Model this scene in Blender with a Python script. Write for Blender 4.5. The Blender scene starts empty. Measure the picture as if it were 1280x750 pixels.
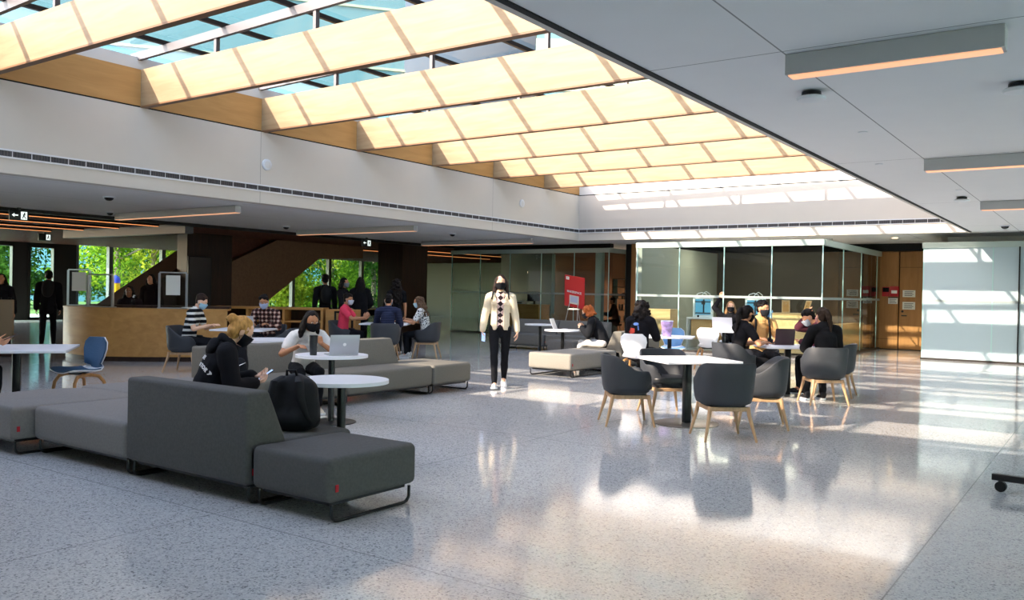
import bpy, bmesh, math, random
from math import sin, cos, pi, radians as R
from mathutils import Vector, Matrix, noise
random.seed(11)
SC = bpy.context.scene
COL = SC.collection
V = Vector

# ------------------------------------------------------------------ helpers
def lin(h):
    h = h.lstrip('#')
    out = []
    for i in (0, 2, 4):
        c = int(h[i:i+2], 16) / 255
        out.append(c / 12.92 if c <= .04045 else ((c + .055) / 1.055) ** 2.4)
    return tuple(out) + (1,)

def mat(name, col, rough=.6, metal=0, spec=.5, var=0, vscale=8, bump=0, bscale=200, emit=None, estr=0, trans=0, coat=0, stretch=None, alpha=None):
    """principled material with optional noise colour variation and noise bump"""
    m = bpy.data.materials.new(name); m.use_nodes = True
    nt = m.node_tree; b = nt.nodes['Principled BSDF']
    c = lin(col) if isinstance(col, str) else tuple(col) + (1,)
    b.inputs['Base Color'].default_value = c
    b.inputs['Roughness'].default_value = rough
    b.inputs['Metallic'].default_value = metal
    b.inputs['Specular IOR Level'].default_value = spec
    b.inputs['Coat Weight'].default_value = coat
    if trans: b.inputs['Transmission Weight'].default_value = trans
    if emit:
        b.inputs['Emission Color'].default_value = lin(emit); b.inputs['Emission Strength'].default_value = estr
    if var or bump:
        tc = nt.nodes.new('ShaderNodeTexCoord'); mp = nt.nodes.new('ShaderNodeMapping')
        nt.links.new(tc.outputs['Object'], mp.inputs[0])
        if stretch: mp.inputs['Scale'].default_value = stretch
    if var:
        n = nt.nodes.new('ShaderNodeTexNoise'); n.inputs['Scale'].default_value = vscale; n.inputs['Detail'].default_value = 5
        nt.links.new(mp.outputs[0], n.inputs['Vector'])
        r = nt.nodes.new('ShaderNodeValToRGB')
        r.color_ramp.elements[0].position = .3; r.color_ramp.elements[1].position = .7
        r.color_ramp.elements[0].color = tuple(x * (1 - var) for x in c[:3]) + (1,)
        r.color_ramp.elements[1].color = tuple(min(1, x * (1 + var)) for x in c[:3]) + (1,)
        nt.links.new(n.outputs[0], r.inputs[0]); nt.links.new(r.outputs[0], b.inputs['Base Color'])
    if bump:
        n2 = nt.nodes.new('ShaderNodeTexNoise'); n2.inputs['Scale'].default_value = bscale; n2.inputs['Detail'].default_value = 3
        nt.links.new(mp.outputs[0], n2.inputs['Vector'])
        bp = nt.nodes.new('ShaderNodeBump'); bp.inputs['Strength'].default_value = bump; bp.inputs['Distance'].default_value = .004
        nt.links.new(n2.outputs[0], bp.inputs['Height']); nt.links.new(bp.outputs[0], b.inputs['Normal'])
    return m

def wood(name, c1, c2, rough=.5, axis='X', scale=3, grain=1., spec=.4):
    """streaky veneer: noise stretched along one axis"""
    m = bpy.data.materials.new(name); m.use_nodes = True
    nt = m.node_tree; b = nt.nodes['Principled BSDF']
    tc = nt.nodes.new('ShaderNodeTexCoord'); mp = nt.nodes.new('ShaderNodeMapping')
    s = {'X': (.12, 1, 1), 'Y': (1, .12, 1), 'Z': (1, 1, .12)}[axis]
    mp.inputs['Scale'].default_value = tuple(scale * v for v in s)
    n = nt.nodes.new('ShaderNodeTexNoise'); n.inputs['Scale'].default_value = 4; n.inputs['Detail'].default_value = 8; n.inputs['Distortion'].default_value = .6 * grain
    r = nt.nodes.new('ShaderNodeValToRGB')
    r.color_ramp.elements[0].position = .33; r.color_ramp.elements[1].position = .68
    r.color_ramp.elements[0].color = lin(c1); r.color_ramp.elements[1].color = lin(c2)
    L = nt.links.new
    L(tc.outputs['Object'], mp.inputs[0]); L(mp.outputs[0], n.inputs['Vector']); L(n.outputs[0], r.inputs[0]); L(r.outputs[0], b.inputs['Base Color'])
    b.inputs['Roughness'].default_value = rough; b.inputs['Specular IOR Level'].default_value = spec
    return m

def glass(name, tint='#e6f2ee', refl=1.0, rough=.02, ior=1.45, body=0., bodycol='#c8d8dc'):
    """thin pane: mostly see-through, mirror reflection growing at grazing angles, optional milky body"""
    m = bpy.data.materials.new(name); m.use_nodes = True
    nt = m.node_tree; nt.nodes.clear(); L = nt.links.new
    o = nt.nodes.new('ShaderNodeOutputMaterial')
    t = nt.nodes.new('ShaderNodeBsdfTransparent'); t.inputs[0].default_value = lin(tint)
    g = nt.nodes.new('ShaderNodeBsdfGlossy'); g.inputs['Roughness'].default_value = rough
    f = nt.nodes.new('ShaderNodeFresnel'); f.inputs[0].default_value = ior
    mu = nt.nodes.new('ShaderNodeMath'); mu.operation = 'MULTIPLY'; mu.inputs[1].default_value = refl; mu.use_clamp = True
    ge = nt.nodes.new('ShaderNodeNewGeometry'); iv = nt.nodes.new('ShaderNodeMath'); iv.operation = 'SUBTRACT'; iv.inputs[0].default_value = 1
    L(ge.outputs['Backfacing'], iv.inputs[1]); m3 = nt.nodes.new('ShaderNodeMath'); m3.operation = 'MULTIPLY'
    L(f.outputs[0], m3.inputs[0]); L(iv.outputs[0], m3.inputs[1]); L(m3.outputs[0], mu.inputs[0])
    src = t.outputs[0]
    if body:
        d = nt.nodes.new('ShaderNodeBsdfDiffuse'); d.inputs[0].default_value = lin(bodycol)
        x = nt.nodes.new('ShaderNodeMixShader'); x.inputs[0].default_value = body
        L(t.outputs[0], x.inputs[1]); L(d.outputs[0], x.inputs[2]); src = x.outputs[0]
    mx = nt.nodes.new('ShaderNodeMixShader')
    L(mu.outputs[0], mx.inputs[0]); L(src, mx.inputs[1]); L(g.outputs[0], mx.inputs[2]); L(mx.outputs[0], o.inputs[0])
    return m

def emis(name, col, s):
    m = bpy.data.materials.new(name); m.use_nodes = True
    b = m.node_tree.nodes['Principled BSDF']
    b.inputs['Base Color'].default_value = lin(col)
    b.inputs['Emission Color'].default_value = lin(col); b.inputs['Emission Strength'].default_value = s
    return m

# ---- bmesh shapes
def bx(bm, x0, x1, y0, y1, z0, z1, bev=0, seg=2, M=None):
    r = bmesh.ops.create_cube(bm, size=1)
    vs = r['verts']
    for v in vs:
        v.co = V(((x0 + x1) / 2 + v.co.x * (x1 - x0), (y0 + y1) / 2 + v.co.y * (y1 - y0), (z0 + z1) / 2 + v.co.z * (z1 - z0)))
    if bev:
        es = list({e for v in vs for e in v.link_edges})
        rr = bmesh.ops.bevel(bm, geom=es, offset=bev, segments=seg, affect='EDGES', profile=.5)
        vs = list({v for f in rr['faces'] for v in f.verts} | {v for v in vs if v.is_valid})
    if M is not None:
        for v in vs: v.co = M @ v.co
    return vs

def ring_loft(bm, rings, closed=True, cap=True):
    """bridge successive rings of equal length"""
    vr = [[bm.verts.new(p) for p in r] for r in rings]
    n = len(vr[0])
    for a, b in zip(vr, vr[1:]):
        for i in range(n if closed else n - 1):
            j = (i + 1) % n
            bm.faces.new((a[i], a[j], b[j], b[i]))
    if cap and closed:
        bm.faces.new(list(reversed(vr[0]))); bm.faces.new(vr[-1])
    return vr

def frame_of(d):
    d = d.normalized()
    up = V((0, 0, 1)) if abs(d.z) < .95 else V((1, 0, 0))
    a = d.cross(up).normalized(); b = a.cross(d).normalized()
    return a, b

def tube(bm, pts, r, seg=8, closed=False, flat=1.0):
    pts = [V(p) for p in pts]; n = len(pts)
    rs = r if isinstance(r, (list, tuple)) else [r] * n
    rings = []; a = None
    for i, p in enumerate(pts):
        if closed: d = pts[(i + 1) % n] - pts[i - 1]
        else: d = pts[min(i + 1, n - 1)] - pts[max(i - 1, 0)]
        d.normalize()
        if a is None: a, b = frame_of(d)
        else:
            a = (a - d * a.dot(d)).normalized(); b = a.cross(d).normalized()
        rings.append([p + (a * cos(2 * pi * k / seg) + b * sin(2 * pi * k / seg) * flat) * rs[i] for k in range(seg)])
    if closed:
        rings.append(rings[0]); ring_loft(bm, rings, cap=False)
        bmesh.ops.remove_doubles(bm, verts=bm.verts[:], dist=1e-6)
    else: ring_loft(bm, rings)

def lathe(bm, prof, seg=24, c=(0, 0, 0), M=None):
    rings = []
    for r, z in prof:
        ring = [V((c[0] + r * cos(2 * pi * k / seg), c[1] + r * sin(2 * pi * k / seg), c[2] + z)) for k in range(seg)]
        if M is not None: ring = [M @ p for p in ring]
        rings.append(ring)
    ring_loft(bm, rings)

def prism(bm, outline, z0, z1, bev=0, seg=2, M=None):
    n0 = len(bm.verts)
    a = [bm.verts.new((x, y, z0)) for x, y in outline]; b = [bm.verts.new((x, y, z1)) for x, y in outline]
    n = len(a); es = []
    fb = bm.faces.new(list(reversed(a))); ft = bm.faces.new(b)
    for i in range(n): bm.faces.new((a[i], a[(i + 1) % n], b[(i + 1) % n], b[i]))
    vs = a + b
    if bev:
        es = list(set(fb.edges) | set(ft.edges))
        rr = bmesh.ops.bevel(bm, geom=es, offset=bev, segments=seg, affect='EDGES', profile=.5)
        vs = list({v for f in rr['faces'] for v in f.verts} | {v for v in vs if v.is_valid})
    if M is not None:
        for v in vs: v.co = M @ v.co
    return vs

def rrect(hx, hy, r, n=6, cx=0, cy=0):
    out = []
    for sx, sy, a0 in ((1, 1, 0), (-1, 1, 90), (-1, -1, 180), (1, -1, 270)):
        for k in range(n + 1):
            a = R(a0 + 90 * k / n)
            out.append((cx + sx * (hx - r) + r * cos(a), cy + sy * (hy - r) + r * sin(a)))
    return out

def ell(bm, c, r, B=None, seg=14, rg=9):
    B = B or (V((1, 0, 0)), V((0, 1, 0)), V((0, 0, 1)))
    c = V(c); rings = []
    for i in range(1, rg):
        t = pi * i / rg - pi / 2
        rings.append([c + B[0] * (r[0] * cos(t) * cos(2 * pi * k / seg)) + B[1] * (r[1] * cos(t) * sin(2 * pi * k / seg)) + B[2] * (r[2] * sin(t)) for k in range(seg)])
    ring_loft(bm, rings)

def cap(bm, a, b, ra, rb, seg=10, ref=None, fl=1.0):
    """tapered capsule; optional elliptic section (radius across ref is scaled by fl)"""
    a, b = V(a), V(b); d = (b - a)
    if d.length < 1e-5: d = V((0, 0, 1e-4))
    d.normalize()
    if ref is None: e1, e2 = frame_of(d)
    else:
        e1 = V(ref) - d * V(ref).dot(d); e1.normalize(); e2 = e1.cross(d).normalized()
    rings = []
    for p, r, ts in ((a, ra, (-80, -50, -22, 0)), (b, rb, (0, 22, 50, 80))):
        for t in ts:
            rr = r * cos(R(t)); q = p + d * (r * sin(R(t)))
            rings.append([q + (e1 * cos(2 * pi * k / seg) + e2 * (fl * sin(2 * pi * k / seg))) * rr for k in range(seg)])
    ring_loft(bm, rings)

# ---- objects
def setp(o, label=None, cat=None, group=None, kind=None):
    if label: o['label'] = label
    if cat: o['category'] = cat
    if group: o['group'] = group
    if kind: o['kind'] = kind
    return o

def finish(name, me, mats, parent=None, smooth=True, ang=38):
    for m in (mats if isinstance(mats, (list, tuple)) else [mats]): me.materials.append(m)
    if smooth:
        me.polygons.foreach_set('use_smooth', [True] * len(me.polygons))
        try: me.set_sharp_from_angle(angle=R(ang))
        except Exception: pass
    o = bpy.data.objects.new(name, me); COL.objects.link(o)
    if parent is not None: o.parent = parent
    return o

def O(name, bm, m, parent=None, smooth=True, ang=38, fix=True):
    if fix: bmesh.ops.recalc_face_normals(bm, faces=bm.faces[:])
    me = bpy.data.meshes.new(name); bm.to_mesh(me); bm.free()
    return finish(name, me, m, parent, smooth, ang)

def E(name, label, cat, loc=(0, 0, 0), rz=0, group=None, kind=None):
    o = bpy.data.objects.new(name, None); COL.objects.link(o)
    o.location = loc; o.rotation_euler = (0, 0, rz); o.empty_display_size = .1
    return setp(o, label, cat, group, kind)

def S(name, bm, m, parent=None, smooth=False):
    o = O(name, bm, m, parent, smooth)
    if parent is None: o['kind'] = 'structure'
    return o

def copy_tree(o, parent=None):
    c = o.copy(); COL.objects.link(c); c.parent = parent
    for ch in o.children: copy_tree(ch, c)
    return c

def dup(o, loc, rz, label, group=None):
    c = copy_tree(o); c.location = loc; c.rotation_euler = (0, 0, rz); c['label'] = label
    if group: c['group'] = group
    return c

def face(fx, fy):
    """rotation that turns local +Y towards (fx, fy)"""
    return math.atan2(-fx, fy)

def nb(): return bmesh.new()

def remesh(bm, vox, it=3, amp=0, freq=9, seed=0):
    me = bpy.data.meshes.new('t'); bmesh.ops.recalc_face_normals(bm, faces=bm.faces[:]); bm.to_mesh(me); bm.free()
    ob = bpy.data.objects.new('t', me); COL.objects.link(ob)
    m = ob.modifiers.new('r', 'REMESH'); m.mode = 'VOXEL'; m.voxel_size = vox
    s = ob.modifiers.new('s', 'SMOOTH'); s.factor = .5; s.iterations = it
    dg = bpy.context.evaluated_depsgraph_get()
    out = bpy.data.meshes.new_from_object(ob.evaluated_get(dg))
    bpy.data.objects.remove(ob); bpy.data.meshes.remove(me)
    if amp:
        o = V((seed * 3.1, seed * 1.7, seed))
        nrm = [v.normal.copy() for v in out.vertices]
        for v, nn in zip(out.vertices, nrm):
            p = v.co * freq + o
            v.co += nn * amp * (noise.noise(p) + .5 * noise.noise(p * V((1, 1, 2.3)).x))
    return out

def text_mesh(txt, size, extrude=.002, bold=0):
    cu = bpy.data.curves.new('txt', 'FONT'); cu.body = txt; cu.size = size; cu.extrude = extrude
    cu.align_x = 'CENTER'; cu.align_y = 'CENTER'; cu.offset = bold; cu.resolution_u = 3
    ob = bpy.data.objects.new('txt', cu); COL.objects.link(ob)
    dg = bpy.context.evaluated_depsgraph_get()
    me = bpy.data.meshes.new_from_object(ob.evaluated_get(dg))
    bpy.data.objects.remove(ob); bpy.data.curves.remove(cu)
    return me

def add_mesh(bm, me, M):
    n = len(bm.verts); bm.from_mesh(me); bm.verts.ensure_lookup_table()
    for v in bm.verts[n:]: v.co = M @ v.co
# ------------------------------------------------------------------ materials
def terrazzo():
    m = bpy.data.materials.new('terrazzo'); m.use_nodes = True
    nt = m.node_tree; b = nt.nodes['Principled BSDF']; L = nt.links.new; N = nt.nodes.new
    tc = N('ShaderNodeTexCoord')
    def chips(scale, rand):
        v = N('ShaderNodeTexVoronoi'); v.inputs['Scale'].default_value = scale; v.inputs['Randomness'].default_value = 1
        L(tc.outputs['Object'], v.inputs['Vector'])
        s = N('ShaderNodeSeparateColor'); L(v.outputs['Color'], s.inputs[0])
        return v, s
    v, s = chips(95, 1)
    r = N('ShaderNodeValToRGB'); r.color_ramp.interpolation = 'CONSTANT'
    el = r.color_ramp.elements
    el[0].position = 0; el[0].color = lin('#55565a')
    el[1].position = .045; el[1].color = lin('#8b8b90')
    for p, c in ((.14, '#b8b8b8'), (.30, '#cacac9'), (.62, '#d6d5d3'), (.9, '#e2e1de')):
        e = el.new(p); e.color = lin(c)
    L(s.outputs[0], r.inputs[0])
    v2, s2 = chips(170, 1)
    r2 = N('ShaderNodeValToRGB'); r2.color_ramp.interpolation = 'CONSTANT'
    r2.color_ramp.elements[0].color = lin('#77777b'); r2.color_ramp.elements[1].position = .12; r2.color_ramp.elements[1].color = lin('#c8c7c5')
    L(s2.outputs[1], r2.inputs[0])
    mx = N('ShaderNodeMix'); mx.data_type = 'RGBA'; mx.inputs[0].default_value = .4
    L(r.outputs[0], mx.inputs[6]); L(r2.outputs[0], mx.inputs[7])
    # thin zinc divider strips every few metres
    sp = N('ShaderNodeSeparateXYZ'); L(tc.outputs['Object'], sp.inputs[0])
    def lines(out, off):
        a = N('ShaderNodeMath'); a.operation = 'ADD'; a.inputs[1].default_value = off; L(out, a.inputs[0])
        p = N('ShaderNodeMath'); p.operation = 'PINGPONG'; p.inputs[1].default_value = 1.265 * 1.5; L(a.outputs[0], p.inputs[0])
        c = N('ShaderNodeMath'); c.operation = 'LESS_THAN'; c.inputs[1].default_value = .004; L(p.outputs[0], c.inputs[0])
        return c
    c1, c2 = lines(sp.outputs[0], .9), lines(sp.outputs[1], .4)
    mm = N('ShaderNodeMath'); mm.operation = 'MAXIMUM'; L(c1.outputs[0], mm.inputs[0]); L(c2.outputs[0], mm.inputs[1])
    m2 = N('ShaderNodeMix'); m2.data_type = 'RGBA'; L(mm.outputs[0], m2.inputs[0]); L(mx.outputs[2], m2.inputs[6]); m2.inputs[7].default_value = lin('#8d8d8d')
    L(m2.outputs[2], b.inputs['Base Color'])
    n = N('ShaderNodeTexNoise'); n.inputs['Scale'].default_value = .7; n.inputs['Detail'].default_value = 4; L(tc.outputs['Object'], n.inputs['Vector'])
    mr = N('ShaderNodeMapRange'); mr.inputs[3].default_value = .06; mr.inputs[4].default_value = .13; L(n.outputs[0], mr.inputs[0]); L(mr.outputs[0], b.inputs['Roughness'])
    n3 = N('ShaderNodeTexNoise'); n3.inputs['Scale'].default_value = 2.2; n3.inputs['Detail'].default_value = 2; L(tc.outputs['Object'], n3.inputs['Vector'])
    bp = N('ShaderNodeBump'); bp.inputs['Strength'].default_value = .05; bp.inputs['Distance'].default_value = .02; L(n3.outputs[0], bp.inputs['Height']); L(bp.outputs[0], b.inputs['Normal'])
    b.inputs['Specular IOR Level'].default_value = 1.0
    return m

def panelled(name, col, px, ox, py, oy, w=.006, rough=.75):
    """painted panels with thin dark joints on a world grid"""
    m = bpy.data.materials.new(name); m.use_nodes = True
    nt = m.node_tree; b = nt.nodes['Principled BSDF']; L = nt.links.new; N = nt.nodes.new
    tc = N('ShaderNodeTexCoord'); sp = N('ShaderNodeSeparateXYZ'); L(tc.outputs['Object'], sp.inputs[0])
    outs = []
    for o, p, off in ((0, px, ox), (1, py, oy)):
        a = N('ShaderNodeMath'); a.operation = 'SUBTRACT'; a.inputs[1].default_value = off; L(sp.outputs[o], a.inputs[0])
        g = N('ShaderNodeMath'); g.operation = 'PINGPONG'; g.inputs[1].default_value = p / 2; L(a.outputs[0], g.inputs[0])
        c = N('ShaderNodeMath'); c.operation = 'LESS_THAN'; c.inputs[1].default_value = w; L(g.outputs[0], c.inputs[0]); outs.append(c)
    mm = N('ShaderNodeMath'); mm.operation = 'MAXIMUM'; L(outs[0].outputs[0], mm.inputs[0]); L(outs[1].outputs[0], mm.inputs[1])
    n = N('ShaderNodeTexNoise'); n.inputs['Scale'].default_value = 3; L(tc.outputs['Object'], n.inputs['Vector'])
    r = N('ShaderNodeValToRGB'); c = lin(col)
    r.color_ramp.elements[0].color = tuple(x * .96 for x in c[:3]) + (1,); r.color_ramp.elements[1].color = c; L(n.outputs[0], r.inputs[0])
    mx = N('ShaderNodeMix'); mx.data_type = 'RGBA'; L(mm.outputs[0], mx.inputs[0]); L(r.outputs[0], mx.inputs[6]); mx.inputs[7].default_value = tuple(x * .35 for x in c[:3]) + (1,)
    L(mx.outputs[2], b.inputs['Base Color']); b.inputs['Roughness'].default_value = rough; b.inputs['Specular IOR Level'].default_value = .2
    return m

def leafmat(name, c1, c2):
    m = bpy.data.materials.new(name); m.use_nodes = True
    nt = m.node_tree; nt.nodes.clear(); L = nt.links.new; N = nt.nodes.new
    o = N('ShaderNodeOutputMaterial'); tc = N('ShaderNodeTexCoord')
    n = N('ShaderNodeTexNoise'); n.inputs['Scale'].default_value = 1.7; n.inputs['Detail'].default_value = 6; L(tc.outputs['Object'], n.inputs['Vector'])
    r = N('ShaderNodeValToRGB'); r.color_ramp.elements[0].position = .38; r.color_ramp.elements[1].position = .62
    r.color_ramp.elements[0].color = lin(c1); r.color_ramp.elements[1].color = lin(c2); L(n.outputs[0], r.inputs[0])
    d = N('ShaderNodeBsdfDiffuse'); t = N('ShaderNodeBsdfTranslucent'); L(r.outputs[0], d.inputs[0]); L(r.outputs[0], t.inputs[0])
    x = N('ShaderNodeMixShader'); x.inputs[0].default_value = .5; L(d.outputs[0], x.inputs[1]); L(t.outputs[0], x.inputs[2]); L(x.outputs[0], o.inputs[0])
    return m

M = {}
M['floor'] = terrazzo()
M['ceiling'] = panelled('ceiling_panels', '#e9e9ea', 2.44, -1.87, 5.12, .62)
M['bulkhead'] = panelled('bulkhead_plaster', '#d3cdc4', 400, 1000, 7.59, 3.22, .004)
M['beam'] = wood('beam_veneer', '#857055', '#938064', .55, 'X', 2.2)
M['fascia'] = wood('fascia_veneer', '#b88a52', '#c99a60', .5, 'Y', 2)
M['flange'] = wood('flange_veneer', '#6b4d33', '#7b5a3d', .5, 'X', 2)
M['desk'] = wood('desk_veneer', '#bd8a4c', '#cd9a5a', .42, 'X', 2.5)
M['doorwood'] = wood('door_veneer', '#a3713f', '#b07d49', .45, 'Z', 2.5)
M['roomwood'] = wood('room_veneer', '#7d5635', '#8c6340', .5, 'Z', 2.5)
M['darkwood'] = wood('dark_walnut', '#2c1a12', '#3c251a', .5, 'Z', 3)
M['stairwood'] = wood('stair_walnut', '#7d5b42', '#8c684c', .5, 'X', 3)
M['redwood'] = wood('stair_red_walnut', '#5a2f20', '#6b3a29', .5, 'X', 3)
M['legwood'] = wood('leg_ash', '#a98662', '#bc9a76', .45, 'Z', 12)
M['bentwood'] = wood('bent_ash', '#a97845', '#bd8b55', .4, 'Z', 12)
M['counterwood'] = wood('maple_counter', '#cfa676', '#dcb88a', .4, 'X', 3)
M['black'] = mat('black_metal', '#17181a', .38, .3)
M['blackgap'] = mat('black_reveal', '#0c0c0c', .8)
M['darkframe'] = mat('dark_bronze_frame', '#201b19', .45, .2)
M['steel'] = mat('painted_steel', '#59575c', .45, .2)
M['alu'] = mat('aluminium', '#b9bcbf', .3, .9)
M['disc'] = mat('brushed_disc', '#8c8a86', .3, .8, var=.05)
M['white'] = mat('white_laminate', '#e6e8ee', .28, var=.015, vscale=3)
M['offwhite'] = mat('white_paint', '#d8d8d6', .6)
M['sofa_dark'] = mat('fabric_charcoal', '#5a5957', .95, spec=.15, var=.10, vscale=60, bump=.35, bscale=420)
M['sofa_mid'] = mat('fabric_grey', '#807c78', .95, spec=.15, var=.08, vscale=60, bump=.35, bscale=420)
M['sofa_olive'] = mat('fabric_olive_grey', '#6d6a62', .95, spec=.15, var=.08, vscale=60, bump=.3, bscale=420)
M['sofa_pale'] = mat('fabric_stone', '#8b877e', .95, spec=.15, var=.08, vscale=60, bump=.3, bscale=420)
M['tag'] = mat('red_tag', '#b5232b', .8)
M['shell'] = mat('charcoal_felt', '#34373c', .55, spec=.35, var=.05, vscale=90, bump=.15, bscale=500)
M['cushion'] = mat('black_leather', '#1d1f22', .4, spec=.5)
M['plastic'] = mat('white_plastic', '#dfe2e6', .4)
M['bluefab'] = mat('blue_fabric', '#44607e', .9, spec=.2, var=.07, vscale=70, bump=.3, bscale=420)
M['ltblue'] = mat('pale_blue_fabric', '#6f97c2', .85, spec=.2, var=.05, vscale=70)
M['fixture'] = mat('fixture_body', '#b5b5b6', .5)
M['led'] = emis('warm_led', '#ffba8c', .55)
M['led2'] = emis('amber_led', '#ff9d5c', 1.2)
M['down'] = emis('downlight_led', '#ffdca0', 12)
M['skyglass'] = glass('skylight_glass', '#e7e1da', .5)
M['glass'] = glass('clear_glass', '#dfeee9', 1.0)
M['greenglass'] = glass('partition_glass', '#edf4f1', 1.2, ior=1.5)
M['frost'] = glass('frosted_film_glass', '#dcecee', 1.0, body=.93, bodycol='#afc1c8')
M['edge'] = mat('glass_edge', '#a9cfcb', .15, spec=.8)
M['plexi'] = glass('plexiglass', '#f2f5f5', 1.0)
M['grille'] = mat('grille_dark', '#3a3d42', .5)
M['paper'] = mat('paper', '#e4e2da', .8)
M['red'] = mat('sign_red', '#d3202b', .45)
M['inkwhite'] = mat('ink_white', '#f1efee', .7)
M['inkblue'] = mat('ink_pale_blue', '#c5cbe6', .7)
M['screen'] = mat('dark_screen', '#0b0d12', .12)
M['silver'] = mat('silver_alu', '#b6b7bb', .35, .6)
M['laptopwhite'] = mat('pale_laptop', '#d3d4dc', .4)
M['maroon'] = mat('maroon_laptop', '#3a2226', .4)
M['asphalt'] = mat('paving', '#cdc8be', .9, var=.08, vscale=3)
M['grass'] = mat('lawn', '#5f7a33', .95, var=.3, vscale=5)
M['bark'] = mat('bark', '#8a7660', .9, var=.25, vscale=8, bump=.5, bscale=30)
M['leaf1'] = leafmat('leaves_green', '#4b6b1c', '#8fae33')
M['leaf2'] = leafmat('leaves_yellow_green', '#7d9428', '#d3cf4a')
M['leaf3'] = leafmat('leaves_deep', '#2c4a1b', '#5c8036')
M['yellow'] = mat('yellow_post', '#f3b414', .5)
M['blue'] = mat('blue_cap', '#3a49c9', .5)
M['tower'] = mat('pale_cladding', '#8fa79d', .7)
M['towerglass'] = mat('teal_glazing', '#4f8090', .35)
M['printwhite'] = mat('printer_white', '#e3e8ea', .35)
M['printblue'] = emis('printer_chamber', '#6fb5d6', .55)
M['nylon'] = mat('black_nylon', '#141518', .75, spec=.3, bump=.3, bscale=300)
M['navybag'] = mat('navy_nylon', '#15171f', .75, spec=.3, bump=.3, bscale=300)
M['tumbler'] = mat('matt_black_tumbler', '#232527', .45)
M['cupart'] = mat('cup_print', '#b39ad0', .4, var=.5, vscale=14)
M['phone'] = mat('phone_glass', '#14161b', .1)
M['phonescr'] = emis('lit_phone_screen', '#9db4d8', .7)
M['kiosk'] = mat('kiosk_kraft', '#a08c72', .8)
M['redpop'] = mat('fire_red', '#b3141d', .4)
M['greenexit'] = mat('exit_black', '#16201d', .4)
M['exitlit'] = emis('exit_pictogram', '#dfe9e4', .9)
M['bezel'] = mat('monitor_blueblack', '#151b26', .25)
M['ceil_dark'] = mat('slat_dark', '#241611', .6)
# ------------------------------------------------------------------ setting
XL, XR, YB, YN, ZC = -13.65, -2.94, 22.9, .2, 3.1
ZB, ZT = 4.48, 5.13           # top of plaster bulkhead / top of wood beams
FX = -35.5                    # glazed street facade

b = nb(); bx(b, FX - .1, 7, -4.5, 42, -.3, 0); S('floor', b, M['floor'])

# ceilings (right field, near strip, left field, strip behind the back bulkhead)
b = nb()
bx(b, XR + .1, 6.6, -4.3, YB, ZC, ZC + .3)
S('ceiling', b, M['ceiling'])
b = nb(); bx(b, -19.8, XR + .25, -4.3, YN, ZC, ZC + .3); S('ceiling_near', b, M['ceiling'])
b = nb(); bx(b, -19.8, XL - .25, YN, YB + .25, ZC, ZC + .3); S('ceiling_left', b, M['ceiling'])
b = nb(); bx(b, -19.8, 6.6, YB + .25, 38.4, ZC, ZC + .3); S('ceiling_back', b, M['ceiling'])
# bulkheads around the skylight well
b = nb(); bx(b, XL - .25, XL, YN, YB + .25, ZC, ZB); S('wall_left_bulkhead', b, M['bulkhead'])
b = nb(); bx(b, XL, XR + .25, YB, YB + .25, ZC, ZB); S('wall_back_bulkhead', b, M['bulkhead'])
b = nb(); bx(b, XR, XR + .25, YN, YB, ZC + .31, 5.4); bx(b, XR, XR + .06, YN, YB, ZC - .01, ZC + .31); S('wall_right_bulkhead', b, M['bulkhead'])
b = nb(); bx(b, XL - .25, XR + .25, YN - .25, YN, ZC, 5.48); S('wall_near_bulkhead', b, M['bulkhead'])
b = nb(); bx(b, XR + .055, XR + .1, YN, YB, ZC - .012, ZC + .2); S('trim_1', b, M['blackgap'])
# black reveal, wood fascia, pale curb above
b = nb(); bx(b, XL - .2, XL - .03, YN, YB + .2, ZB, ZB + .03); bx(b, XL, XR, YB + .03, YB + .2, ZB, ZB + .03); S('trim_2', b, M['blackgap'])
b = nb(); bx(b, XL - .25, XL - .02, YN, YB + .25, ZB + .03, ZT); S('wall_left_fascia', b, M['fascia'])
b = nb(); bx(b, XL - .4, XL - .12, YN, YB + .25, ZT, 5.36); S('wall_left_curb', b, M['offwhite'])
b = nb(); bx(b, XL - .25, XR + .25, YB + .02, YB + .25, ZB + .03, 5.36); S('wall_back_curb', b, M['offwhite'])

# long linear air grilles
def grille(name, label, along, a0, a1, pos, parent=None):
    root = E(name, label, 'vent', (0, 0, 0), 0, 'long air grilles on the skylight bulkheads')
    f = nb(); d = nb()
    def q(bm, u0, u1, n0, n1, z0, z1):
        if along == 'Y': bx(bm, pos + n0, pos + n1, u0, u1, z0, z1)
        else: bx(bm, u0, u1, pos - n1, pos - n0, z0, z1)
    q(f, a0, a1, 0, .02, 3.435, 3.46); q(f, a0, a1, 0, .02, 3.325, 3.35)
    q(d, a0, a1, .001, .006, 3.35, 3.435)
    n = int((a1 - a0) / .28)
    for i in range(n + 1):
        u = a0 + i * (a1 - a0) / n
        q(f, u - .005, u + .005, .004, .0145, 3.35, 3.435)
    s = nb(); k = a0
    while k < a1:
        q(s, k, k + .012, .006, .014, 3.352, 3.433); k += .045
    O('grille_backing', d, M['grille'], root, False); O('grille_frame', f, M['plastic'], root, False)
    sl = O('grille_fins', s, M['steel'], root, False)
grille('air_grille', 'long black slotted air grille running along the left bulkhead below the skylight', 'Y', YN + .1, YB - .02, XL)
grille('air_grille', 'black slotted air grille across the far bulkhead above the glass rooms', 'X', XL + .02, XR - .02, YB)

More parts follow.
